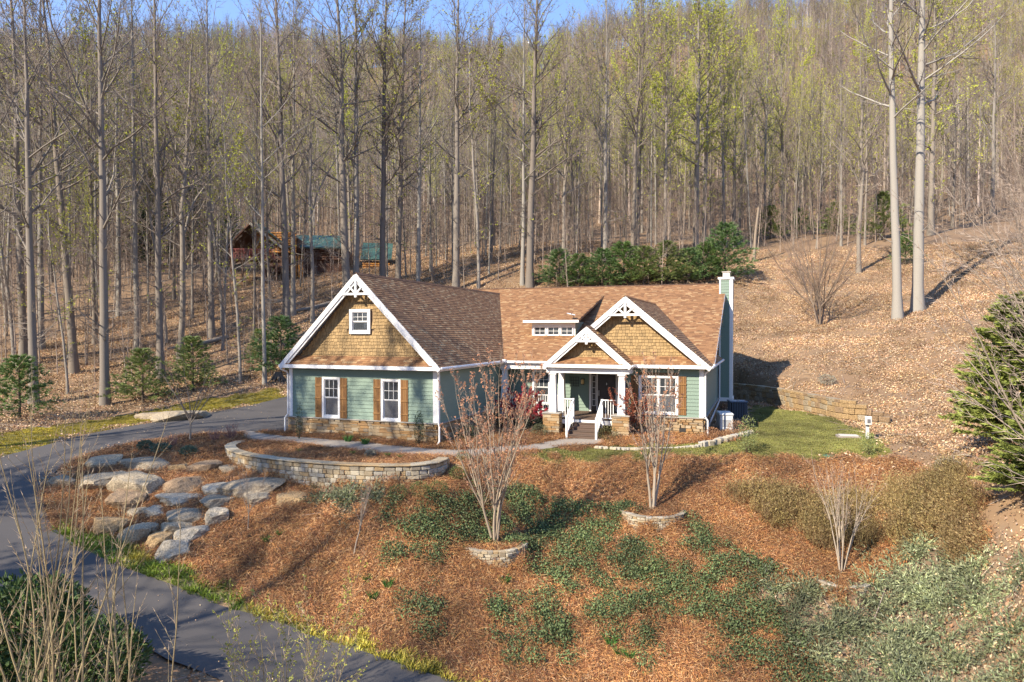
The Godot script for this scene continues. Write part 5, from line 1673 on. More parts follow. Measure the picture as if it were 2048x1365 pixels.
func build_forest() -> void:
	var r := RandomNumberGenerator.new()
	r.seed = 31
	var kinds := []
	kinds.append(forest_tree(101, 30, 0.30, 0.34, wood_kind(0.0)))
	kinds.append(forest_tree(102, 30, 0.27, 0.42, wood_kind(0.04, Color(0.38, 0.345, 0.30))))
	kinds.append(forest_tree(103, 30, 0.30, 0.30, wood_kind(0.06, Color(0.29, 0.245, 0.205), 28)))
	kinds.append(forest_tree(104, 26, 0.17, 0.26, wood_kind(0.0, Color(0.33, 0.285, 0.235), 20)))
	kinds.append(forest_tree(105, 28, 0.24, 0.32, wood_kind(0.2, Color(0.31, 0.26, 0.21), 26)))
	kinds.append(forest_tree(106, 29, 0.20, 0.36, wood_kind(0.02, Color(0.42, 0.39, 0.345), 20)))
	var poplar := wood_kind(0.08, Color(0.48, 0.45, 0.40), 22)
	poplar.stubs = 3
	poplar.leaders = 0
	kinds.append(forest_tree(107, 34, 0.34, 0.46, poplar))
	var bright := wood_kind(0.5, Color(0.36, 0.31, 0.26), 30)
	bright.leaf = Color(0.44, 0.48, 0.06)
	bright.leaves = 6
	kinds.append(forest_tree(108, 30, 0.28, 0.30, bright))
	var crooked := wood_kind(0.05, Color(0.36, 0.31, 0.26), 18)
	crooked.leaders = 3
	crooked.crook = 3.2
	kinds.append(forest_tree(109, 27, 0.22, 0.28, crooked))
	var spindly := wood_kind(0.12, Color(0.40, 0.36, 0.31), 16)
	spindly.crook = 2.4
	spindly.leaders = 2
	kinds.append(forest_tree(110, 24, 0.13, 0.24, spindly))
	var names := ["grey", "pale grey", "brown", "slender grey", "budding brown", "slim pale", "pale smooth", "green-budding", "crooked forked", "spindly"]
	var k := 0
	var spots := []
	for t in TRUNKS:
		var p := gp(t[0], t[1])
		var far := (p - CAM_AT).dot(fw)
		var kd: Array = kinds[t[3]]
		var own: float = [30, 30, 30, 26, 28, 29, 34, 30, 27, 24][t[3]]
		var own_r: float = [0.30, 0.27, 0.30, 0.17, 0.24, 0.20, 0.34, 0.28, 0.22, 0.13][t[3]]
		var sy: float = t[6] / own
		var sx: float = t[2] * 0.5 * far / FOCAL / own_r
		sx = clampf(sx * 0.9, sy * 0.5, sy * 1.25)
		var lab := ""
		if k < 19:
			lab = "%s front-row trunk, %s from the left edge in the woods left of the house" % [names[t[3]], NTH[[1, 2, 3, 5, 6, 7, 8, 9, 10, 11, 12, 13, 14, 15, 16, 17, 18, 19, 4][k] - 1]]
		elif k < 28:
			lab = "%s tree rising just behind the house roof, %s along from the tall gable peak" % [names[t[3]], NTH[k - 19]]
		elif k < 35:
			lab = "%s tree above the pines behind the roof, %s counting towards the chimney" % [names[t[3]], NTH[k - 28]]
		else:
			lab = ["thin forked tree at the upper edge of the bare hillside", "left one of two big pale trunks on the bare hillside", "right and thicker one of two big pale trunks on the hillside", "pale trunk at the forest edge above the two big hillside trunks", "slender grey trunk right of the pale one at the hillside's forest edge", "pale grey trunk highest on the right at the hillside's forest edge"][k - 35]
		var o := plant("forest_tree", lab, "tree", "woodland trees", p - Vector3(0, 0.1, 0), kd, [M.bark, M.twig], ["trunk", "crown"], Vector3(sx, sy, sx), t[4])
		o.basis = Basis(Vector3(fw.x, 0, fw.z).normalized(), t[5]) * o.basis
		spots.append(Vector2(p.x, p.z))
		k += 1
	# the rest of the woods that can be told apart
	var clearing := plan([[1440, 575], [1478, 508], [1600, 512], [1700, 500], [1860, 462], [2060, 405]])
	clearing.append_array(PackedVector2Array([Vector2(90, -20), Vector2(60, 30), Vector2(11, 0)]))
	var edge := plan([[-420, 800], [60, 745], [200, 790], [330, 770], [480, 765], [575, 715], [640, 640], [780, 590], [950, 578], [1200, 540], [1440, 500]])
	var cab := Vector2(gp(600, 556).x, gp(600, 556).z)
	var front := PackedVector2Array(edge)
	front.append_array(PackedVector2Array([Vector2(60, -60), Vector2(60, 60), Vector2(-60, 60)]))
	var fill := []
	var tries := 0
	var lim := 300 - TRUNKS.size()
	while fill.size() < lim and tries < 20000:
		tries += 1
		var d := sqrt(r.randf_range(50.0 * 50.0, 112.0 * 112.0))
		var px := r.randf_range(-120.0, 2170.0)
		var q := CAM_AT + Vector3(fw.x, 0, fw.z).normalized() * d + rt * (d * (px - 1024.0) / FOCAL)
		var v := Vector2(q.x, q.z)
		if Geometry2D.is_point_in_polygon(v, front) or Geometry2D.is_point_in_polygon(v, clearing):
			continue
		var cd := v - cab
		if (absf(cd.x) < 13.0 and absf(cd.y + 4.0) < 9.0) or (px > 490.0 and px < 600.0 and d < 100.0 and r.randf() < 0.7):
			continue
		var near := false
		for s in spots:
			if s.distance_squared_to(v) < 5.0:
				near = true
				break
		if near:
			continue
		spots.append(v)
		fill.append(v)
	fill.sort_custom(func(a, b): return sighted(a) < sighted(b))
	var count := {}
	for v in fill:
		var t: int = [0, 1, 2, 3, 9, 4, 5, 8, 2, 3, 5, 9, 8, 7, 5, 1][r.randi() % 16]
		if sighted(v) > 1290.0 and sighted(v) < 1540.0 and r.randf() < 0.25:
			t = 7
		var s := r.randf_range(0.55, 1.08)
		var w := s * r.randf_range(0.42, 0.78)
		var px := sighted(v)
		var where: String = "at the far left of the woods" if px < 230 else "in the woods left of the cabin" if px < 480 else "around the log cabin" if px < 760 else "above the dark roof wing" if px < 1080 else "above the main roof" if px < 1440 else "at the top of the bare hillside"
		var key := names[t] + where as String
		count[key] = count.get(key, 0) + 1
		var lab2: String = "%s %s tree from the left set back %s" % [NTH[mini(count[key], 24) - 1], names[t], where]
		var o := plant("forest_tree", lab2, "tree", "woodland trees in the depth, " + names[t], Vector3(v.x, land(v.x, v.y) - 0.1, v.y), kinds[t], [M.bark, M.twig], ["trunk", "crown"], Vector3(w, s, w), r.randf_range(0, TAU))
		o.basis = Basis(Vector3(r.randfn(), 0, r.randfn()).normalized(), absf(r.randfn()) * 0.05) * o.basis
	# the far wood: one mass up the mountain
	var lists := [[], [], [], []]
	var tints := [[], [], [], []]
	for i in 8000:
		var d := sqrt(r.randf_range(95.0 * 95.0, 470.0 * 470.0))
		var px := r.randf_range(-350.0, 2400.0)
		var q := CAM_AT + Vector3(fw.x, 0, fw.z).normalized() * d + rt * (d * (px - 1024.0) / FOCAL)
		var v := Vector2(q.x, q.z)
		var cd := v - cab
		if Geometry2D.is_point_in_polygon(v, clearing) or (absf(cd.x) < 14.0 and absf(cd.y + 4.0) < 10.0) or (d < 112.0 and px > -120.0 and px < 2170.0):
			continue
		var t := 2 if broad.get_noise_2d(v.x * 2.0 + 500.0, v.y * 2.0) > 0.22 else [0, 1, 3, 0, 3, 2][r.randi() % 6] as int
		var s := r.randf_range(0.6, 1.0)
		lists[t].append(Transform3D(Basis(Vector3.UP, r.randf_range(0, TAU)).scaled_local(Vector3(s, s * r.randf_range(0.85, 1.1), s)), Vector3(v.x, shaped(v.x, v.y) - 0.5, v.y)))
		var g := r.randf_range(0.65, 1.35) * (1.0 + 0.6 * broad.get_noise_2d(v.x * 3.0, v.y * 3.0))
		tints[t].append(Color(g * r.randf_range(0.95, 1.08), g, g * r.randf_range(0.92, 1.05)))
	for t in 4:
		var o := wood_kind([0.0, 0.05, 0.38, 0.0][t], Color(0.25, 0.215, 0.185), 20)
		o.twig = [Color(0.175, 0.14, 0.12), Color(0.185, 0.145, 0.118), Color(0.175, 0.145, 0.108), Color(0.19, 0.14, 0.125)][t]
		o.thin = 0.028
		o.kids = [0, 3.0, 1.5, 1.2]
		o.segs = [1, 2, 4, 5]
		o.spread = 0.19
		o.leaf_size = 0.22
		o.leaves = 2
		o.stubs = 5
		var tw: Array = forest_tree(200 + t, 25, 0.25, 0.3, o)
		var st := SurfaceTool.new()
		st.append_from(tw[0], 0, Transform3D())
		st.append_from(tw[1], 0, Transform3D())
		far_wood(st.commit(), lists[t], tints[t])
	# trees beside and behind the viewer whose shadows fall across the driveway and the house front
	for q in SHADE_TREES:
		var t2: int = q[2]
		plant("shade_tree", "tall bare tree beyond the driveway, out of the picture to the left", "tree", "trees that shade the driveway", Vector3(q[0], smooth_land(q[0], q[1]) - 0.1, q[1]), kinds[t2], [M.bark, M.twig], ["trunk", "crown"], Vector3.ONE * q[3], q[0])
	print("forest ", fill.size())

const SHADE_TREES := [[-19.0, 22.0, 0, 1.05], [-22.0, 28.0, 2, 1.1], [-15.5, 27.0, 4, 1.1], [-26.0, 20.0, 1, 1.0], [-13.0, 34.0, 2, 1.0], [-9.0, 38.0, 0, 0.9], [-18.0, 33.0, 8, 1.15], [-30.0, 12.0, 5, 1.0], [-28.0, 4.0, 2, 0.95], [-32.0, -4.0, 0, 0.95], [-4.0, 42.0, 2, 0.75], [-25.0, 33.0, 4, 1.1], [-13.5, 24.5, 9, 1.2], [-20.5, 25.0, 8, 1.15]]
var wood: Node3D

func far_wood(mesh: Mesh, at0: Array, tint: Array) -> void:
	if wood == null:
		wood = Node3D.new()
		wood.name = "mountain_forest"
		add_child(wood)
		tag(wood, "far bare forest covering the mountainside up to the skyline", "forest", "", "stuff")
	masses("bare_trees", mesh, M.twig, at0, tint, "", "", wood)

# ---------------------------------------------------------------- garden plants
func vase_tree(sd: int, height: float, stems: int, rad: float, lean: float, bare: float, o: Dictionary) -> Array:
	# several stems from one foot that fan out above: [stems, twigs]
	var r := RandomNumberGenerator.new()
	r.seed = sd
	var tr := MB.new()
	var tw := MB.new()
	for s in stems:
		var spin := TAU * s / stems + r.randf_range(-0.4, 0.4)
		var d := around(Vector3.UP, lean * r.randf_range(0.5, 1.2), spin)
		var p := Vector3(cos(spin), 0, -sin(spin)) * rad * (0.9 if stems > 1 else 0.0) - Vector3.UP * 0.15
		var pts := PackedVector3Array([p])
		var rads := PackedFloat32Array([rad * 1.15])
		var k := 4
		for i in k:
			d = (d + Vector3(r.randfn(), 0, r.randfn()) * 0.05).normalized()
			p += d * (height * bare / k)
			pts.append(p)
			rads.append(rad * (1.0 - 0.3 * (i + 1.0) / k))
		tr.col = o.bark * r.randf_range(0.92, 1.08)
		tr.tube(pts, rads, 7)
		for b in int(o.forks):
			grow(tr, tw, p - d * r.randf_range(0.0, height * bare * 0.25), around(d, r.randf_range(0.08, o.open), r.randf_range(0, TAU)), height * (1.0 - bare) * r.randf_range(0.75, 1.1), rad * 0.55, o.depth, o, r)
	return [tr.done(), tw.done()]

func shrub_kind(bark: Color, twig: Color) -> Dictionary:
	return {"bark": bark, "twig": twig, "leaf": Color(0.38, 0.19, 0.11), "leafy": 0.0, "leaves": 4, "leaf_size": 0.05, "thin": 0.004, "segs": [1, 3, 4, 5], "kids": [0, 1.8, 1.2, 1.0], "wob": 0.07, "lift": 0.07, "fan": 0.5, "ratio": 0.45, "forks": 3, "open": 0.42, "depth": 2}

func leaf_ball(sd: int, size: Vector3, count: int, leaf: float, tone: Color, upright := 0.3, hollow := 0.55) -> Array:
	# a dense shrub: short stems and leaves spread through the outer part of its volume: [stems, foliage]
	var r := RandomNumberGenerator.new()
	r.seed = sd
	var tr := MB.new()
	var tw := MB.new()
	var f := FastNoiseLite.new()
	f.seed = sd
	f.frequency = 1.6
	tr.col = Color(0.16, 0.11, 0.07)
	for i in 14:
		var d := Vector3(r.randfn(), absf(r.randfn()) + 0.4, r.randfn()).normalized()
		tr.spike(Vector3(0, -0.05, 0), d * size * 0.8 + Vector3(0, size.y * 0.2, 0), 0.012)
	for i in count:
		var d := Vector3(r.randfn(), r.randfn(), r.randfn()).normalized()
		var rr := lerpf(hollow, 1.0, sqrt(r.randf())) * (1.0 + 0.22 * f.get_noise_3dv(d * 1.5))
		var p := d * rr * size + Vector3(0, size.y * 0.92, 0)
		if p.y < 0.0:
			p.y = -p.y * 0.3
		tw.col = tone * r.randf_range(0.6, 1.35)
		leaflet(tw, p, (d + Vector3(r.randfn(), r.randfn() + upright, r.randfn()) * 0.7).normalized(), leaf * r.randf_range(0.7, 1.3), leaf * 0.5, r)
	return [tr.done(), tw.done()]

func blade_clump(sd: int, height: float, wide: float, count: int, tone: Color) -> ArrayMesh:
	var r := RandomNumberGenerator.new()
	r.seed = sd
	var mb := MB.new()
	for i in count:
		var a := r.randf_range(0, TAU)
		var p := Vector3(cos(a), 0, sin(a)) * wide * sqrt(r.randf()) * 0.4
		var d := (Vector3(cos(a), 0, sin(a)) * r.randf_range(0.05, 0.6) + Vector3.UP).normalized()
		var h := height * r.randf_range(0.6, 1.1)
		var x := d.cross(Vector3(r.randfn(), 0, r.randfn())).normalized() * 0.009
		mb.col = tone * r.randf_range(0.65, 1.3)
		var m := p + d * h * 0.6
		var t := p + d * h + Vector3(cos(a), -0.3, sin(a)) * h * r.randf_range(0.0, 0.35)
		mb.tri(p - x, m - x, m + x); mb.tri(p - x, m + x, p + x); mb.tri(m - x, t, m + x)
	return mb.done()

func pine_mesh(sd: int, height: float, tone: Color) -> Array:
	# a young white pine: whorls of branches carrying soft tufts of needles: [trunk, foliage]
	var r := RandomNumberGenerator.new()
	r.seed = sd
	var tr := MB.new()
	var tw := MB.new()
	tr.col = Color(0.15, 0.115, 0.085)
	tr.tube(PackedVector3Array([Vector3(0, -0.3, 0), Vector3(0.03, height * 0.5, 0), Vector3(0, height, 0.02)]), PackedFloat32Array([height * 0.018, height * 0.011, 0.006]), 6)
	var y := height * 0.08
	while y < height:
		var t := y / height
		var reach := height * 0.42 * pow(1.0 - t, 0.7) + 0.15
		var n := 5 + r.randi() % 3
		var a0 := r.randf() * TAU
		for k in n:
			var a := a0 + TAU * k / n + r.randf_range(-0.2, 0.2)
			var d := Vector3(cos(a), r.randf_range(0.05, 0.4) + t * 0.7, sin(a)).normalized()
			var l := reach * r.randf_range(0.7, 1.1)
			var p := Vector3(0, y, 0)
			tr.spike(p, p + d * l, 0.012)
			var tufts := 6 + int(l * 11.0)
			for i in tufts:
				var s := (0.25 + 0.75 * (i + r.randf()) / tufts) * l
				var side := around(d, r.randf_range(0.2, 1.0), r.randf() * TAU)
				var q := p + d * s + side * r.randf_range(0.0, 0.22) * l
				tw.col = tone * r.randf_range(0.65, 1.3)
				var dd := (d + side * 0.7 + Vector3.UP * 0.25).normalized()
				for e in 13:
					var nd := around(dd, r.randf_range(0.1, 0.8), r.randf() * TAU)
					var x := nd.cross(Vector3(r.randfn(), r.randfn(), r.randfn())).normalized() * 0.014
					tw.tri(q - x, q + nd * r.randf_range(0.13, 0.23), q + x)
		y += height * r.randf_range(0.055, 0.085)
	return [tr.done(), tw.done()]

func conifer_mesh(sd: int, height: float, wide: float, tone: Color) -> Array:
	# hemlock or cedar: drooping flat sprays, dense to the ground
	var r := RandomNumberGenerator.new()
	r.seed = sd
	var tr := MB.new()
	var tw := MB.new()
	tr.col = Color(0.14, 0.10, 0.075)
	tr.tube(PackedVector3Array([Vector3(0, -0.3, 0), Vector3(0, height * 0.6, 0), Vector3(0.05, height, 0)]), PackedFloat32Array([height * 0.02, height * 0.012, 0.01]), 6)
	for i in 300:
		var t := pow((i + r.randf()) / 300.0, 1.2)
		var a := i * 2.4 + r.randf_range(-0.4, 0.4)
		var reach := wide * pow(1.0 - t, 0.7) * r.randf_range(0.75, 1.15) + 0.15
		var p := Vector3(0, t * height * 0.97 + 0.1, 0)
		var d := Vector3(cos(a), r.randf_range(0.0, 0.75), sin(a)).normalized()
		tr.spike(p, p + d * reach, 0.014)
		var sprays := 5 + int(reach * 8.0)
		for k in sprays:
			var s := 0.2 + 0.8 * (k + r.randf()) / sprays
			var q := p + d * reach * s
			var side := d.cross(Vector3.UP).normalized() * (1.0 if k % 2 else -1.0)
			tw.col = tone * r.randf_range(0.6, 1.35)
			for e in 6:
				var nd := (d * r.randf_range(0.3, 1.0) + side * r.randf_range(-0.2, 1.0) + Vector3.UP * r.randf_range(-0.35, 0.3)).normalized()
				leaflet(tw, q, nd, r.randf_range(0.16, 0.30), 0.055, r)
	return [tr.done(), tw.done()]

func sapling_clump(sd: int, stems: int, height: float, rad: float, lean: Vector3, o: Dictionary, foot: float) -> Array:
	# whippy stems from a wide foot, with fine side twigs all along
	var r := RandomNumberGenerator.new()
	r.seed = sd
	var tr := MB.new()
	var tw := MB.new()
	for s in stems:
		var p := Vector3(r.randf_range(-foot, foot), -0.2, r.randf_range(-foot, foot))
		var d := (Vector3.UP + lean + Vector3(r.randfn(), 0, r.randfn()) * 0.14).normalized()
		grow(tr, tw, p, d, height * r.randf_range(0.6, 1.05), rad * r.randf_range(0.6, 1.1), 2, o, r)
	return [tr.done(), tw.done()]

const WOODY := ["stems", "twigs"]
const LEAFY := ["stems", "foliage"]

func build_garden() -> void:
	var r := RandomNumberGenerator.new()
	r.seed = 51
	var tan_bark := Color(0.52, 0.42, 0.31)
	var k := shrub_kind(tan_bark, Color(0.47, 0.32, 0.23))
	k.leafy = 0.09
	k.leaves = 5
	k.leaf_size = 0.07
	k.kids = [0, 2.6, 1.7, 1.2]
	k.depth = 3
	k.forks = 4
	k.thin = 0.0045
	plant("crape_myrtle", "tall multi-stemmed shrub tree with rusty seed heads in the middle of the bank", "tree", "bare shrub trees on the bank", gp(990, 1087), vase_tree(301, 5.9, 5, 0.055, 0.16, 0.26, k), [M.bark, M.twig], WOODY)
	k = k.duplicate()
	k.bark = Color(0.55, 0.46, 0.36)
	k.leafy = 0.05
	k.open = 0.34
	k.forks = 3
	plant("crape_myrtle", "pale-stemmed shrub tree standing in front of the double window", "tree", "bare shrub trees on the bank", gp(1305, 1021), vase_tree(302, 5.3, 4, 0.055, 0.10, 0.34, k), [M.bark, M.twig], WOODY)
	k = k.duplicate()
	k.leafy = 0.0
	k.depth = 2
	k.kids = [0, 1.6, 1.2, 1.0]
	plant("crape_myrtle", "thin bare fan-shaped shrub among the grey junipers", "tree", "bare shrub trees on the bank", gp(1683, 1148), vase_tree(303, 3.6, 8, 0.022, 0.22, 0.5, k), [M.bark, M.twig], WOODY)
	var young := shrub_kind(Color(0.44, 0.36, 0.28), Color(0.38, 0.28, 0.21))
	young.depth = 2
	young.forks = 6
	young.open = 0.7
	young.kids = [0, 2.0, 1.4, 1.0]
	plant("young_tree", "slim bare young tree on the mulch bed beside the driveway", "tree", "young garden trees", gp(379, 884), vase_tree(304, 4.4, 1, 0.05, 0.03, 0.28, young), [M.bark, M.twig], WOODY)
	plant("young_tree", "tiny bare sapling leaning on the bank below the curved wall", "tree", "young garden trees", gp(705, 1116), vase_tree(305, 2.7, 1, 0.028, 0.15, 0.5, young), [M.bark, M.twig], WOODY)
	plant("young_tree", "thin pale sapling standing among the boulders", "tree", "young garden trees", gp(495, 1066), vase_tree(306, 2.6, 1, 0.022, 0.02, 0.4, young), [M.bark, M.twig], WOODY)
	var wide := shrub_kind(Color(0.33, 0.25, 0.19), Color(0.36, 0.25, 0.19))
	wide.depth = 3
	wide.thin = 0.01
	wide.forks = 5
	wide.open = 0.75
	wide.kids = [0, 2.0, 1.5, 1.2]
	plant("spreading_tree", "spreading bare tree with several stems on the leafy hillside", "tree", "", gp(1640, 650), vase_tree(307, 10.5, 4, 0.09, 0.28, 0.18, wide), [M.bark, M.twig], WOODY)
	var snag := gp(1508, 523)
	var mb := MB.new()
	mb.col = Color(0.42, 0.34, 0.26)
	mb.tube(PackedVector3Array([Vector3(0, -0.3, 0), Vector3(0.15, 3, 0), Vector3(0.5, 6.2, 0)]), PackedFloat32Array([0.2, 0.16, 0.12]), 8)
	mb.spike(Vector3(0.48, 6.1, 0), Vector3(0.62, 6.7, 0.1), 0.11)
	plant("dead_snag", "broken leafless pole of a tree at the top of the hillside", "tree", "", snag, [mb.done()], [M.bark], ["trunk"])
	# shrubs by the house
	var red := shrub_kind(Color(0.12, 0.07, 0.055), Color(0.18, 0.06, 0.05))
	red.leafy = 0.9
	red.leaf = Color(0.42, 0.04, 0.06)
	red.leaves = 7
	red.leaf_size = 0.10
	red.lift = -0.02
	red.open = 1.1
	red.forks = 7
	red.kids = [0, 2.6, 2.0, 1.0]
	plant("japanese_maple", "crimson-leaved dwarf maple in front of the porch railing", "tree", "", Vector3(2.1, land(2.1, -6.0), -6.0), vase_tree(308, 2.1, 3, 0.035, 0.35, 0.3, red), [M.bark, M.leaf], ["trunk", "crown"])
	var dark := Color(0.035, 0.06, 0.025)
	for q in [[598, 878, 0.16, 0.85, 420, "narrow dark climber-like evergreen at the left end of the stone base"], [838, 892, 0.24, 0.80, 800, "narrow dark columnar evergreen by the corner downspout"]]:
		var p := gp(q[0], q[1])
		plant("columnar_shrub", q[5], "shrub", "columnar evergreens on the house front", p, leaf_ball(int(q[0]), Vector3(q[2], q[3], q[2]), q[4], 0.06, dark, 0.8, 0.3), [M.bark, M.leaf], LEAFY)
	for q in [[795, 1000, 0.36, "first boxwood ball below the curved wall, farthest from the steps"], [838, 993, 0.36, "middle boxwood ball of three below the curved wall"], [876, 993, 0.38, "right-most of three boxwood balls below the curved wall"], [916, 958, 0.34, "boxwood ball beside the curved wall's right end"], [928, 925, 0.3, "small boxwood ball at the lawn edge above the bank"]]:
		plant("boxwood", q[3], "shrub", "clipped boxwood balls", gp(q[0], q[1]), leaf_ball(int(q[0]) + 1, Vector3(q[2], q[2] * 0.78, q[2]), 900, 0.045, Color(0.10, 0.125, 0.035)), [M.bark, M.leaf], LEAFY)
	for q in [[3.0, -4.6, 0.5, 0.5, Color(0.04, 0.055, 0.035), "dark evergreen shrub beside the left stone pier"], [2.2, -5.0, 0.45, 0.38, Color(0.045, 0.05, 0.03), "low dark shrub below the red maple"], [6.95, -3.95, 0.45, 0.36, Color(0.11, 0.10, 0.04), "olive shrub between the steps and the right stone pier"], [3.6, -3.9, 0.4, 0.3, Color(0.10, 0.10, 0.05), "low olive shrub in front of the left stone pier"], [12.6, -6.9, 0.42, 0.36, Color(0.28, 0.16, 0.09), "brown twiggy shrub in front of the generator"], [11.6, -5.2, 0.35, 0.28, Color(0.27, 0.14, 0.07), "low russet shrub at the house corner downspout"], [0.9, -1.2, 0.5, 0.4, Color(0.05, 0.07, 0.03), "dark shrub against the shaded side wall"]]:
		plant("foundation_shrub", q[5], "shrub", "foundation shrubs", Vector3(q[0], land(q[0], q[1]), q[1]), leaf_ball(int(q[0] * 31), Vector3(q[2], q[3], q[2]), 700, 0.06, q[4]), [M.bark, M.leaf], LEAFY)
	var nan := shrub_kind(Color(0.2, 0.1, 0.07), Color(0.26, 0.12, 0.08))
	nan.leafy = 0.6
	nan.leaf = Color(0.26, 0.075, 0.04)
	nan.leaf_size = 0.08
	nan.kids = [0, 2.4, 1.6, 1.0]
	plant("red_shrub", "rusty red leggy shrub between the right pier and the double window", "shrub", "", Vector3(7.95, land(7.95, -5.1), -5.1), vase_tree(309, 2.3, 7, 0.014, 0.22, 0.35, nan), [M.bark, M.leaf], LEAFY)
	for q in [[1495, 907, 0.42, 0.85, 800, "pale green holly-like shrub on the lawn right of the house"], [1737, 910, 0.34, 0.50, 420, "small sparse green shrub in front of the utility post"]]:
		plant("lawn_shrub", q[5], "shrub", "shrubs on the lawn", gp(q[0], q[1]), leaf_ball(int(q[0]), Vector3(q[2], q[3], q[2]), q[4], 0.075, Color(0.17, 0.20, 0.07), 0.5, 0.1), [M.bark, M.leaf], LEAFY)
	for q in [[1897, 945, 0.42, 0.26, "grey lavender-like mound at the right end of the lawn"], [1655, 770, 0.5, 0.34, "grey-brown mound above the boulder wall"], [740, 915, 0.2, 0.14, "straw-coloured grass mound in the terrace bed"]]:
		plant("grey_mound", q[4], "shrub", "low grey mounds", gp(q[0], q[1]), leaf_ball(int(q[0]), Vector3(q[2], q[3], q[2]), 700, 0.08, Color(0.27, 0.25, 0.20), 0.7), [M.bark, M.leaf], LEAFY)
	var rose := shrub_kind(Color(0.30, 0.16, 0.13), Color(0.38, 0.22, 0.19))
	rose.kids = [0, 2.2, 1.4, 1.0]
	for q in [[462, 882, 0.9, "pinkish bare rose-like shrub at the start of the walkway"], [430, 884, 0.7, "second pinkish bare shrub left of the walkway start"], [345, 896, 0.6, "bare reddish shrub near the slim young tree"]]:
		plant("bare_shrub", q[3], "shrub", "bare shrubs by the walkway", gp(q[0], q[1]), vase_tree(int(q[0]), q[2], 9, 0.008, 0.4, 0.3, rose), [M.bark, M.twig], WOODY)
	for q in [[320, 905, 0.42, "blue-green low juniper in the mulch bed by the driveway"], [376, 912, 0.35, "smaller blue-green juniper nearer the curved wall"], [290, 900, 0.3, "flat blue-green juniper at the driveway side of the bed"]]:
		plant("blue_juniper", q[3], "shrub", "low junipers in the driveway bed", gp(q[0], q[1]), leaf_ball(int(q[0]), Vector3(q[2], 0.2, q[2]), 600, 0.09, Color(0.07, 0.11, 0.075), 0.4), [M.bark, M.leaf], LEAFY)
	var tuft := blade_clump(61, 0.34, 0.3, 70, Color(0.06, 0.16, 0.03))
	for q in [[696, 884, 1.1, "green grassy clump before the stone base, left of two"], [730, 889, 1.1, "green grassy clump before the stone base, right of two"], [1010, 1168, 1.0, "green daffodil clump just below the central planter wall"], [745, 1198, 0.9, "lowest of three green clumps on the left of the bank"], [776, 1174, 1.0, "right one of three green clumps on the left of the bank"], [733, 1162, 0.8, "upper one of three green clumps on the left of the bank"], [1222, 1290, 1.1, "tall green clump near the bottom of the bank"], [1258, 1318, 1.0, "right neighbour of the tall green clump near the bottom"], [1238, 1312, 0.8, "small clump between two green ones near the bottom"], [532, 1084, 0.8, "green clump in the straw right of the boulders"], [560, 1072, 0.7, "faint green clump right of the other one near the boulders"], [775, 914, 0.6, "pale flowering clump in the middle of the terrace bed"], [706, 910, 0.6, "green clump in the terrace bed beside the straw mound"], [800, 917, 0.55, "green clump at the terrace bed's right side"], [598, 905, 0.6, "green clump near the left end of the terrace bed"]]:
		plant("bulb_clump", q[3], "plant", "green clumps of blades", gp(q[0], q[1]), [tuft], [M.leaf], ["blades"], Vector3.ONE * q[2], q[0])
	# pines
	var pines := [pine_mesh(71, 4.0, Color(0.15, 0.235, 0.07)), pine_mesh(72, 4.0, Color(0.125, 0.21, 0.075)), pine_mesh(73, 4.0, Color(0.20, 0.25, 0.08))]
	for q in [[38, 838, 1.1, 0, "soft white pine at the left edge beyond the driveway"], [285, 806, 1.05, 2, "broad low pine left of the slim young tree"], [385, 782, 1.1, 2, "light green pine behind the slim young tree"], [562, 752, 1.3, 1, "dense dark pine touching the left eave"], [520, 724, 0.75, 2, "yellowish pine sapling beside the dark pine at the eave"], [1118, 574, 1.3, 1, "first pine from the left behind the main roof"], [1160, 578, 1.2, 0, "second pine from the left behind the main roof"], [1205, 578, 1.35, 1, "third pine from the left behind the main roof"], [1248, 572, 1.5, 0, "fourth pine from the left behind the main roof"], [1290, 570, 1.3, 2, "fifth pine from the left behind the main roof"], [1335, 566, 1.4, 2, "sixth pine from the left behind the main roof"], [1378, 566, 1.2, 1, "seventh pine from the left behind the main roof"], [1412, 560, 1.3, 0, "pine second from the chimney behind the roof"], [1450, 562, 1.7, 1, "tall layered pine directly behind the chimney"], [1768, 478, 1.7, 2, "yellow-green pine between the hillside trunks and the woods"], [1672, 470, 1.3, 2, "pine at the forest edge above the spreading tree"], [1812, 530, 0.9, 0, "small pine behind the two big pale trunks"], [1540, 478, 1.3, 2, "bushy pine at the upper left of the bare hillside"], [1600, 470, 1.1, 0, "pine between the snag and the spreading tree"]]:
		plant("pine_tree", q[4], "pine tree", "young pines", gp(q[0], q[1]), pines[q[3]], [M.bark, M.leaf], ["trunk", "crown"], Vector3(1.3, 0.72, 1.3) * q[2] if q[0] > 1100 and q[0] < 1440 else Vector3(1.25, 0.85, 1.25) * q[2], q[0])
	var hem := conifer_mesh(81, 12.0, 3.6, Color(0.04, 0.065, 0.03))
	for q in [[300, 535, 1.1, "dark hemlock left of two in the shade left of the cabin"], [385, 520, 1.2, "taller dark hemlock nearest the cabin's left side"], [455, 540, 0.8, "smaller dark hemlock directly left of the cabin deck"]]:
		plant("hemlock", q[3], "tree", "dark hemlocks in the woods", gp(q[0], q[1]), hem, [M.bark, M.leaf], ["trunk", "crown"], Vector3.ONE * q[2], q[0])
	# the right edge: dense evergreen under a bare arching shrub close to the viewer
	var cedar := conifer_mesh(82, 5.0, 1.9, Color(0.23, 0.27, 0.06))
	plant("cedar", "bushy yellow-green evergreen at the right edge of the hillside", "tree", "evergreens at the right edge", gp(2025, 885), cedar, [M.bark, M.leaf], ["trunk", "crown"], Vector3.ONE * 1.05, 0.4)
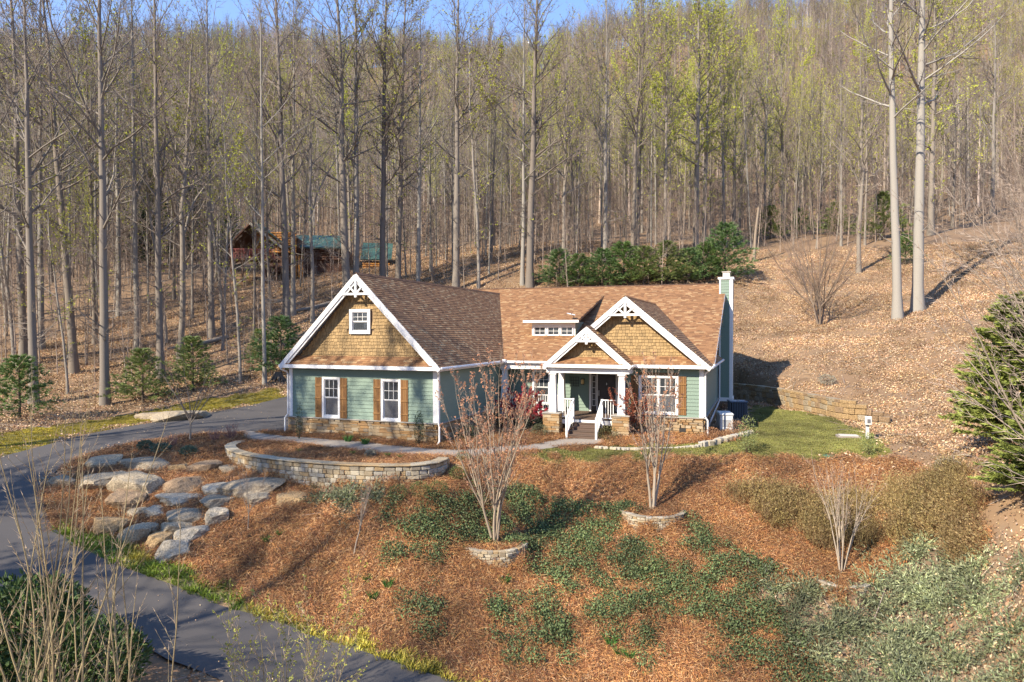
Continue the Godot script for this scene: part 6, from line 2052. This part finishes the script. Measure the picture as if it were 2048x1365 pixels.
	plant("cedar", "lower grey-green evergreen below the bushy one at the right edge", "tree", "evergreens at the right edge", gp(2070, 985), cedar, [M.bark, M.leaf], ["trunk", "crown"], Vector3(0.7, 0.5, 0.7), 2.4)
	var arch := shrub_kind(Color(0.40, 0.33, 0.26), Color(0.44, 0.35, 0.28))
	arch.segs = [1, 5, 9, 6]
	arch.kids = [0, 2.4, 2.0, 1.3]
	arch.lift = 0.0
	arch.wob = 0.06
	arch.thin = 0.007
	arch.ratio = 0.3
	arch.fan = 0.6
	for q in [[2440, 1300, 14.0, 8.5, -0.42, 22, "arching bare shrub filling the lower right edge"], [2230, 880, 21.0, 9.5, -0.28, 22, "arching bare shrub over the evergreen at the right edge"], [2200, 620, 34.0, 12.0, -0.25, 14, "bare arching thicket at the upper right edge"], [2120, 400, 55.0, 13.0, -0.2, 12, "bare thicket high at the right edge of the hillside"]]:
		var p := at(q[0], q[1], q[2])
		p.y = land(p.x, p.z)
		plant("arching_shrub", q[6], "shrub", "arching shrubs at the right edge", p, sapling_clump(int(q[0]), q[5], q[3], 0.04, rt * q[4] * 1.3 + Vector3(0, 0, 0), arch, 1.2), [M.bark, M.twig], WOODY)
	# bottom left: whippy yellow stems and dark evergreens close to the viewer
	var whip := shrub_kind(Color(0.45, 0.36, 0.20), Color(0.44, 0.33, 0.22))
	whip.segs = [1, 4, 10, 6]
	whip.kids = [0, 1.6, 1.2, 1.0]
	whip.wob = 0.035
	whip.lift = 0.04
	whip.fan = 0.55
	whip.ratio = 0.24
	whip.thin = 0.005
	for q in [[40, 13.2, 8.0, 8, "clump of tall yellow-stemmed saplings at the bottom left corner"], [150, 13.6, 7.6, 8, "second clump of yellow-stemmed saplings, right of the corner clump"], [250, 13.0, 6.8, 6, "third clump of yellow saplings, overlapping the driveway"], [-60, 14.5, 8.0, 4, "clump of saplings cut by the left edge"]]:
		var p := at(q[0], 1400, q[1])
		p.y = land(p.x, p.z)
		plant("sapling_clump", q[4], "shrub", "yellow-stemmed saplings", p, sapling_clump(int(q[0]) + 400, q[3], q[2], 0.034, rt * 0.05, whip, 0.7), [M.bark, M.twig], WOODY)
	var wil := whip.duplicate()
	wil.bark = Color(0.38, 0.32, 0.17)
	wil.leafy = 0.5
	wil.leaf = Color(0.26, 0.27, 0.05)
	wil.leaf_size = 0.055
	wil.leaves = 4
	wil.kids = [0, 2.0, 1.5, 1.0]
	wil.ratio = 0.4
	wil.lift = 0.0
	for q in [[600, 15.0, 4.6, 6, "budding green sapling at the bottom edge over the driveway"], [520, 15.5, 3.0, 4, "smaller budding sapling left of the other at the bottom edge"]]:
		var p := at(q[0], 1420, q[1])
		p.y = land(p.x, p.z)
		plant("budding_sapling", q[4], "shrub", "budding saplings at the bottom edge", p, sapling_clump(int(q[0]), q[3], q[2], 0.02, Vector3.ZERO, wil, 0.5), [M.bark, M.leaf], LEAFY)
	var jun := leaf_ball(91, Vector3(1.7, 1.1, 1.4), 5200, 0.16, Color(0.055, 0.095, 0.02), 0.5, 0.5)
	for q in [[40, 1290, 1.1, "dark green spreading evergreen at the bottom left corner"], [170, 1330, 0.8, "green-tipped evergreen right of the corner one"]]:
		plant("spreading_evergreen", q[3], "shrub", "evergreens at the bottom left", gp(q[0], q[1] + 60), jun, [M.bark, M.leaf], LEAFY, Vector3.ONE * q[2], q[0])
	# logs on the forest floor
	for q in [[455, 676, 335, 712, "long pale fallen trunk leaning across the forest floor"], [690, 600, 560, 640, "thin fallen trunk behind the left gable"]]:
		var a := gp(q[0], q[1])
		var b := gp(q[2], q[3])
		var g := MB.new()
		g.col = Color(0.36, 0.31, 0.26)
		g.tube(PackedVector3Array([Vector3(0, 0.1, 0), (b - a) * 0.5 + Vector3(0, 0.2, 0), b - a + Vector3(0, 0.6, 0)]), PackedFloat32Array([0.22, 0.18, 0.1]), 8)
		plant("fallen_log", q[4], "log", "fallen trunks", a, [g.done()], [M.bark], ["log"])
	var stump := gp(555, 762)
	mb = MB.new()
	mb.col = Color(0.2, 0.16, 0.12)
	for i in 9:
		var a := TAU * i / 9.0
		mb.tube(PackedVector3Array([Vector3(cos(a), 0, sin(a)) * 0.75 + Vector3(0, -0.1, 0), Vector3(cos(a), 0, sin(a)) * 0.3 + Vector3(0, 0.25, 0), Vector3(cos(a) * 0.1, 0.6, sin(a) * 0.1)]), PackedFloat32Array([0.03, 0.13, 0.16]), 6)
	plant("tree_stump", "gnarled dark stump at the wood's edge beside the left eave", "stump", "", stump, [mb.done()], [M.bark], ["stump"])
	print("garden")

# ---------------------------------------------------------------- ground cover
func strewn(ids: Array, lo: Vector2, hi: Vector2, count: int, keep: Callable, sd: int, size: Vector2, tilt := 0.0) -> Array:
	# places copies on the land where the zone map says so: [transforms, tints]
	var r := RandomNumberGenerator.new()
	r.seed = sd
	var xf := []
	var col := []
	for i in count:
		var x := r.randf_range(lo.x, hi.x)
		var z := r.randf_range(lo.y, hi.y)
		var id := zone_at(x, z)
		if not id in ids or not keep.call(x, z, r):
			continue
		var n := lie(x, z)
		var b := Basis(Quaternion(Vector3.UP, n)) * Basis(Vector3.UP, r.randf_range(0, TAU))
		if tilt > 0.0:
			b = b * Basis(Vector3.RIGHT, r.randf_range(-tilt, tilt))
		var s := r.randf_range(size.x, size.y)
		xf.append(Transform3D(b.scaled_local(Vector3.ONE * s), Vector3(x, land(x, z) + bumps.get_noise_2d(x * 3.0, z * 3.0) * 0.10 - 0.035, z)))
		var g := r.randf_range(0.75, 1.25) * (1.0 + 0.45 * bumps.get_noise_2d(x * 4.0 + 70.0, z * 4.0) + 0.55 * bumps.get_noise_2d(x * 1.1 + 20.0, z * 1.1))
		col.append(Color(g, g * r.randf_range(0.92, 1.06), g * r.randf_range(0.85, 1.1)))
	return [xf, col]

func needle_mat(sd: int, n: int, l: float, w: float, tones: Array, rise: float) -> ArrayMesh:
	var r := RandomNumberGenerator.new()
	r.seed = sd
	var mb := MB.new()
	for i in n:
		var a := r.randf() * TAU
		var p := Vector3(r.randf_range(-0.13, 0.13), r.randf_range(0.0, rise), r.randf_range(-0.13, 0.13))
		var d := Vector3(cos(a), r.randf_range(-0.15, 0.35), sin(a)).normalized()
		var x := Vector3(-sin(a), r.randf_range(-0.5, 0.5), cos(a)) * w
		mb.col = tones[r.randi() % tones.size()] * r.randf_range(0.7, 1.25)
		var m := p + d * l * 0.5 + Vector3(0, 0.02, 0)
		mb.tri(p - x, m, p + x)
		mb.tri(m - x, p + d * l - Vector3(0, 0.02, 0), m + x)
	return mb.done()

func leaf_scatter(sd: int, n: int, size: float, tones: Array, area: float, rise: float, upright: float) -> ArrayMesh:
	var r := RandomNumberGenerator.new()
	r.seed = sd
	var mb := MB.new()
	for i in n:
		var p := Vector3(r.randf_range(-area, area), r.randf_range(0.01, rise), r.randf_range(-area, area))
		var d := Vector3(r.randfn(), r.randf_range(-0.3, 0.5) + upright, r.randfn()).normalized()
		mb.col = tones[r.randi() % tones.size()] * r.randf_range(0.7, 1.25)
		leaflet(mb, p, d, size * r.randf_range(0.7, 1.3), size * 0.65, r)
	return mb.done()

func build_cover() -> void:
	var always := func(_x, _z, _r): return true
	var lo := Vector2(-26, -12)
	var hi := Vector2(38, 22)
	# pine straw
	var s := strewn([STRAW, HEATH, IVY], lo, hi, 290000, func(_x, z, r): return r.randf() < 0.3 + 0.7 * clampf((z + 8.0) / 8.0, 0.0, 1.0), 1, Vector2(0.55, 1.5), 0.35)
	masses("pine_straw", needle_mat(1, 16, 0.24, 0.006, [Color(0.34, 0.145, 0.047), Color(0.44, 0.22, 0.082), Color(0.15, 0.058, 0.023), Color(0.50, 0.31, 0.15)], 0.09), M.straw, s[0], s[1], "rust-brown pine straw mulch covering the bank and beds", "pine straw")
	print("straw ", s[0].size())
	# fallen leaves
	var tans := [Color(0.42, 0.275, 0.155), Color(0.50, 0.35, 0.21), Color(0.30, 0.18, 0.10), Color(0.54, 0.41, 0.28)]
	s = strewn([LEAF, BARE, JUNIPER, HEATH], Vector2(-46, -64), Vector2(54, 24), 150000, func(x, z, r): return Vector2(x, z).distance_to(Vector2(14, 20)) > 10.0 and r.randf() < 0.75 + 1.1 * bumps.get_noise_2d(x * 1.7 + 31.0, z * 1.7), 2, Vector2(0.8, 1.5), 0.3)
	masses("leaf_litter", leaf_scatter(2, 13, 0.088, tans, 0.30, 0.06, 0.0), M.leaf, s[0], s[1], "dry tan fallen leaves covering the hillside and forest floor", "leaf litter")
	print("leaves ", s[0].size())
	s = strewn([DRIVE, WALK], lo, hi, 9000, func(x, z, rr): return rr.randf() < 0.25 + 1.2 * bumps.get_noise_2d(x * 4.0, z * 4.0), 14, Vector2(0.6, 1.0), 0.1)
	for i in s[0].size():
		s[0][i].origin.y += 0.05
	masses("leaf_litter", leaf_scatter(14, 3, 0.07, tans, 0.4, 0.02, 0.0), M.leaf, s[0], s[1], "stray dry leaves blown over the driveway and walkway", "leaf litter")
	var stick := MB.new()
	var rs := RandomNumberGenerator.new()
	rs.seed = 15
	for i in 5:
		var p := Vector3(rs.randf_range(-0.6, 0.6), 0.04, rs.randf_range(-0.6, 0.6))
		var a := rs.randf() * TAU
		stick.col = Color(0.30, 0.25, 0.2) * rs.randf_range(0.6, 1.3)
		stick.spike(p, p + Vector3(cos(a), rs.randf_range(-0.03, 0.12), sin(a)) * rs.randf_range(0.5, 1.6), 0.016)
	s = strewn([LEAF, BARE, JUNIPER], Vector2(-46, -64), Vector2(54, 24), 3200, always, 16, Vector2(0.6, 1.3), 0.1)
	masses("fallen_sticks", stick.done(), M.twig, s[0], s[1], "fallen sticks scattered over the leaf litter", "sticks")
	s = strewn([IVY, STRAW, VERGE], lo, hi, 16000, always, 12, Vector2(0.6, 1.0), 0.3)
	masses("leaf_litter", leaf_scatter(12, 3, 0.09, [Color(0.46, 0.36, 0.28), Color(0.40, 0.27, 0.17)], 0.25, 0.12, 0.0), M.leaf, s[0], s[1], "scattered pale dead leaves on the straw bank", "leaf litter")
	# lawn, verge and moss
	s = strewn([LAWN], Vector2(2, -26), Vector2(26, 4), 120000, always, 3, Vector2(0.6, 1.1))
	masses("lawn_grass", blade_clump(3, 0.09, 0.18, 16, Color(0.19, 0.19, 0.055)), M.leaf, s[0], s[1], "short green lawn beside and in front of the house", "grass")
	s = strewn([VERGE], lo, hi, 130000, always, 4, Vector2(0.7, 1.3))
	for i in s[1].size():
		var x: float = s[0][i].origin.x
		if bumps.get_noise_2d(x * 1.5 + 40.0, s[0][i].origin.z * 1.5) > 0.12 or x > -1.0:
			s[1][i] = s[1][i] * Color(2.3, 1.45, 2.2)
	masses("verge_grass", blade_clump(4, 0.17, 0.24, 18, Color(0.19, 0.26, 0.03)), M.leaf, s[0], s[1], "bright green and straw-coloured grass along the driveway edge", "grass")
	s = strewn([MOSS], Vector2(-47, -34), Vector2(2, 14), 150000, always, 5, Vector2(0.6, 1.1))
	masses("mossy_grass", blade_clump(5, 0.07, 0.24, 14, Color(0.27, 0.22, 0.025)), M.leaf, s[0], s[1], "yellow-green mossy grass beyond the driveway", "grass")
	# creeping evergreen on the bank
	s = strewn([IVY], Vector2(-2, 2), Vector2(26, 20), 90000, func(x, z, _r): return bumps.get_noise_2d(x * 9.0 + 11.0, z * 9.0) > -0.14, 6, Vector2(0.7, 1.3))
	masses("creeping_ivy", leaf_scatter(6, 16, 0.075, [Color(0.07, 0.105, 0.04), Color(0.11, 0.15, 0.055), Color(0.055, 0.085, 0.035)], 0.2, 0.22, 0.35), M.leaf, s[0], s[1], "dark green creeping ground cover in patches on the bank", "ground cover")
	print("ivy ", s[0].size())
	# grey junipers
	var sp := MB.new()
	var r := RandomNumberGenerator.new()
	r.seed = 9
	for i in 12:
		var a := r.randf() * TAU
		var d := Vector3(cos(a), r.randf_range(0.25, 0.9), sin(a)).normalized()
		var l := r.randf_range(0.3, 0.55)
		for e in 9:
			var q := d * l * (e + 1) / 9.0
			sp.col = Color(0.175, 0.20, 0.11) * r.randf_range(0.35, 1.45)
			leaflet(sp, q, (d + Vector3(r.randfn(), r.randfn(), r.randfn()) * 0.55).normalized(), 0.10, 0.028, r)
	s = strewn([JUNIPER], Vector2(-6, 2), Vector2(32, 22), 60000, func(x, z, rr): return bumps.get_noise_2d(x * 8.0, z * 8.0 + 33.0) > 0.0 and rr.randf() < 0.5, 7, Vector2(0.55, 1.5))
	for i in s[1].size():
		s[1][i] = s[1][i] * (1.0 + 0.9 * bumps.get_noise_2d(s[0][i].origin.x * 6.0, s[0][i].origin.z * 6.0 + 80.0))
	masses("juniper_cover", sp.done(), M.leaf, s[0], s[1], "grey-green creeping juniper on the right of the bank", "ground cover")
	# brown twiggy bushes along the top of the bank
	var hb := MB.new()
	for i in 46:
		var p := Vector3(r.randf_range(-0.28, 0.28), -0.05, r.randf_range(-0.28, 0.28))
		var d := (Vector3.UP + Vector3(r.randfn(), 0, r.randfn()) * 0.35).normalized()
		hb.col = Color(0.27, 0.17, 0.085) * r.randf_range(0.65, 1.3)
		var e := p + d * r.randf_range(0.4, 0.85)
		hb.spike(p, e, 0.006)
		for k in 3:
			hb.col = Color(0.25, 0.19, 0.08) * r.randf_range(0.6, 1.3)
			leaflet(hb, p.lerp(e, r.randf_range(0.4, 1.0)), around(d, 0.7, r.randf() * TAU), 0.07, 0.025, r)
	s = strewn([HEATH], Vector2(8, 0), Vector2(30, 18), 26000, func(x, z, rr): return bumps.get_noise_2d(x * 5.0 + 5.0, z * 5.0) > -0.25 and rr.randf() < 0.8, 8, Vector2(0.7, 1.4))
	masses("twiggy_bushes", hb.done(), M.leaf, s[0], s[1], "mass of olive-brown twiggy bushes below the lawn", "bushes")
	# saplings and brush between the forest trunks
	var o := wood_kind(0.0, Color(0.28, 0.23, 0.19), 16)
	o.twig = Color(0.17, 0.13, 0.105)
	o.thin = 0.012
	o.kids = [0, 2.6, 1.5]
	o.spread = 0.2
	o.stubs = 2
	o.leaders = 0
	var lists := [[], []]
	var tints := [[], []]
	for i in 2600:
		var d := sqrt(r.randf_range(50.0 * 50.0, 170.0 * 170.0))
		var px := r.randf_range(-150.0, 2200.0)
		var q := CAM_AT + Vector3(fw.x, 0, fw.z).normalized() * d + rt * (d * (px - 1024.0) / FOCAL)
		if zone_at(q.x, q.z) != LEAF or (px > 1440.0 and d < 84.0) or (px > 560 and d < 66.0) or (px > 430.0 and px < 800.0 and d > 80.0 and d < 105.0):
			continue
		var sc := r.randf_range(0.35, 1.15)
		lists[i % 2].append(Transform3D(Basis(Vector3.UP, r.randf() * TAU).scaled_local(Vector3(sc * 1.1, sc, sc * 1.1)), Vector3(q.x, shaped(q.x, q.z) - 0.1, q.z)))
		var g := r.randf_range(0.85, 1.25)
		tints[i % 2].append(Color(g, g * 0.97, g * 0.94))
	var brush := Node3D.new()
	brush.name = "understory_brush"
	add_child(brush)
	tag(brush, "tangle of thin bare saplings between the forest trunks", "brush", "", "stuff")
	for t in 2:
		var tw: Array = forest_tree(260 + t, 8.0, 0.05, 0.18, o)
		var st := SurfaceTool.new()
		st.append_from(tw[0], 0, Transform3D())
		st.append_from(tw[1], 0, Transform3D())
		masses("saplings", st.commit(), M.twig, lists[t], tints[t], "", "", brush)
	print("cover")

func _ready() -> void:
	rng.seed = 7
	# ---- camera
	fw = Vector3(-sin(CAM_YAW) * cos(CAM_PITCH), -sin(CAM_PITCH), -cos(CAM_YAW) * cos(CAM_PITCH))
	rt = fw.cross(Vector3.UP).normalized()
	up = rt.cross(fw)
	var cam := Camera3D.new()
	cam.name = "camera"
	cam.fov = rad_to_deg(2.0 * atan(682.5 / FOCAL))
	cam.near = 0.3
	cam.far = 2000.0
	add_child(cam)
	cam.transform = Transform3D(Basis(rt, up, -fw), CAM_AT)
	cam.current = true
	# ---- sky and sun
	var env := Environment.new()
	env.background_mode = Environment.BG_SKY
	var sky := Sky.new()
	var ps := ProceduralSkyMaterial.new()
	ps.sky_top_color = Color(0.40, 0.54, 0.76)
	ps.sky_horizon_color = Color(0.78, 0.81, 0.84)
	ps.sky_curve = 0.12
	ps.ground_horizon_color = Color(0.45, 0.40, 0.36)
	ps.ground_bottom_color = Color(0.28, 0.22, 0.17)
	ps.sun_angle_max = 0.0
	sky.sky_material = ps
	env.sky = sky
	env.background_energy_multiplier = 1.0
	env.tonemap_mode = Environment.TONE_MAPPER_LINEAR
	env.tonemap_exposure = 2.25
	env.sdfgi_enabled = true
	env.ssao_enabled = true
	env.ssil_enabled = true
	var we := WorldEnvironment.new()
	we.name = "environment"
	we.environment = env
	add_child(we)
	var sun := DirectionalLight3D.new()
	sun.name = "sun"
	sun.light_color = Color(1.0, 0.945, 0.855)
	sun.light_energy = 1.5
	sun.light_angular_distance = 0.5
	sun.shadow_enabled = true
	add_child(sun)
	var az := deg_to_rad(27.5)
	var el := deg_to_rad(36.5)
	var to_sun := Vector3(-sin(az) * cos(el), sin(el), cos(az) * cos(el))
	sun.basis = Basis.looking_at(-to_sun, Vector3.UP)
	# ---- the place
	bumps.seed = 3
	bumps.frequency = 0.12
	bumps.fractal_octaves = 3
	broad.seed = 9
	broad.frequency = 0.012
	broad.fractal_octaves = 3
	make_materials()
	solve_land()
	lay_out()
	build_ground()
	build_sheets()
	build_house()
	build_stonework()
	build_yard()
	build_cabin()
	build_forest()
	build_garden()
	build_cover()
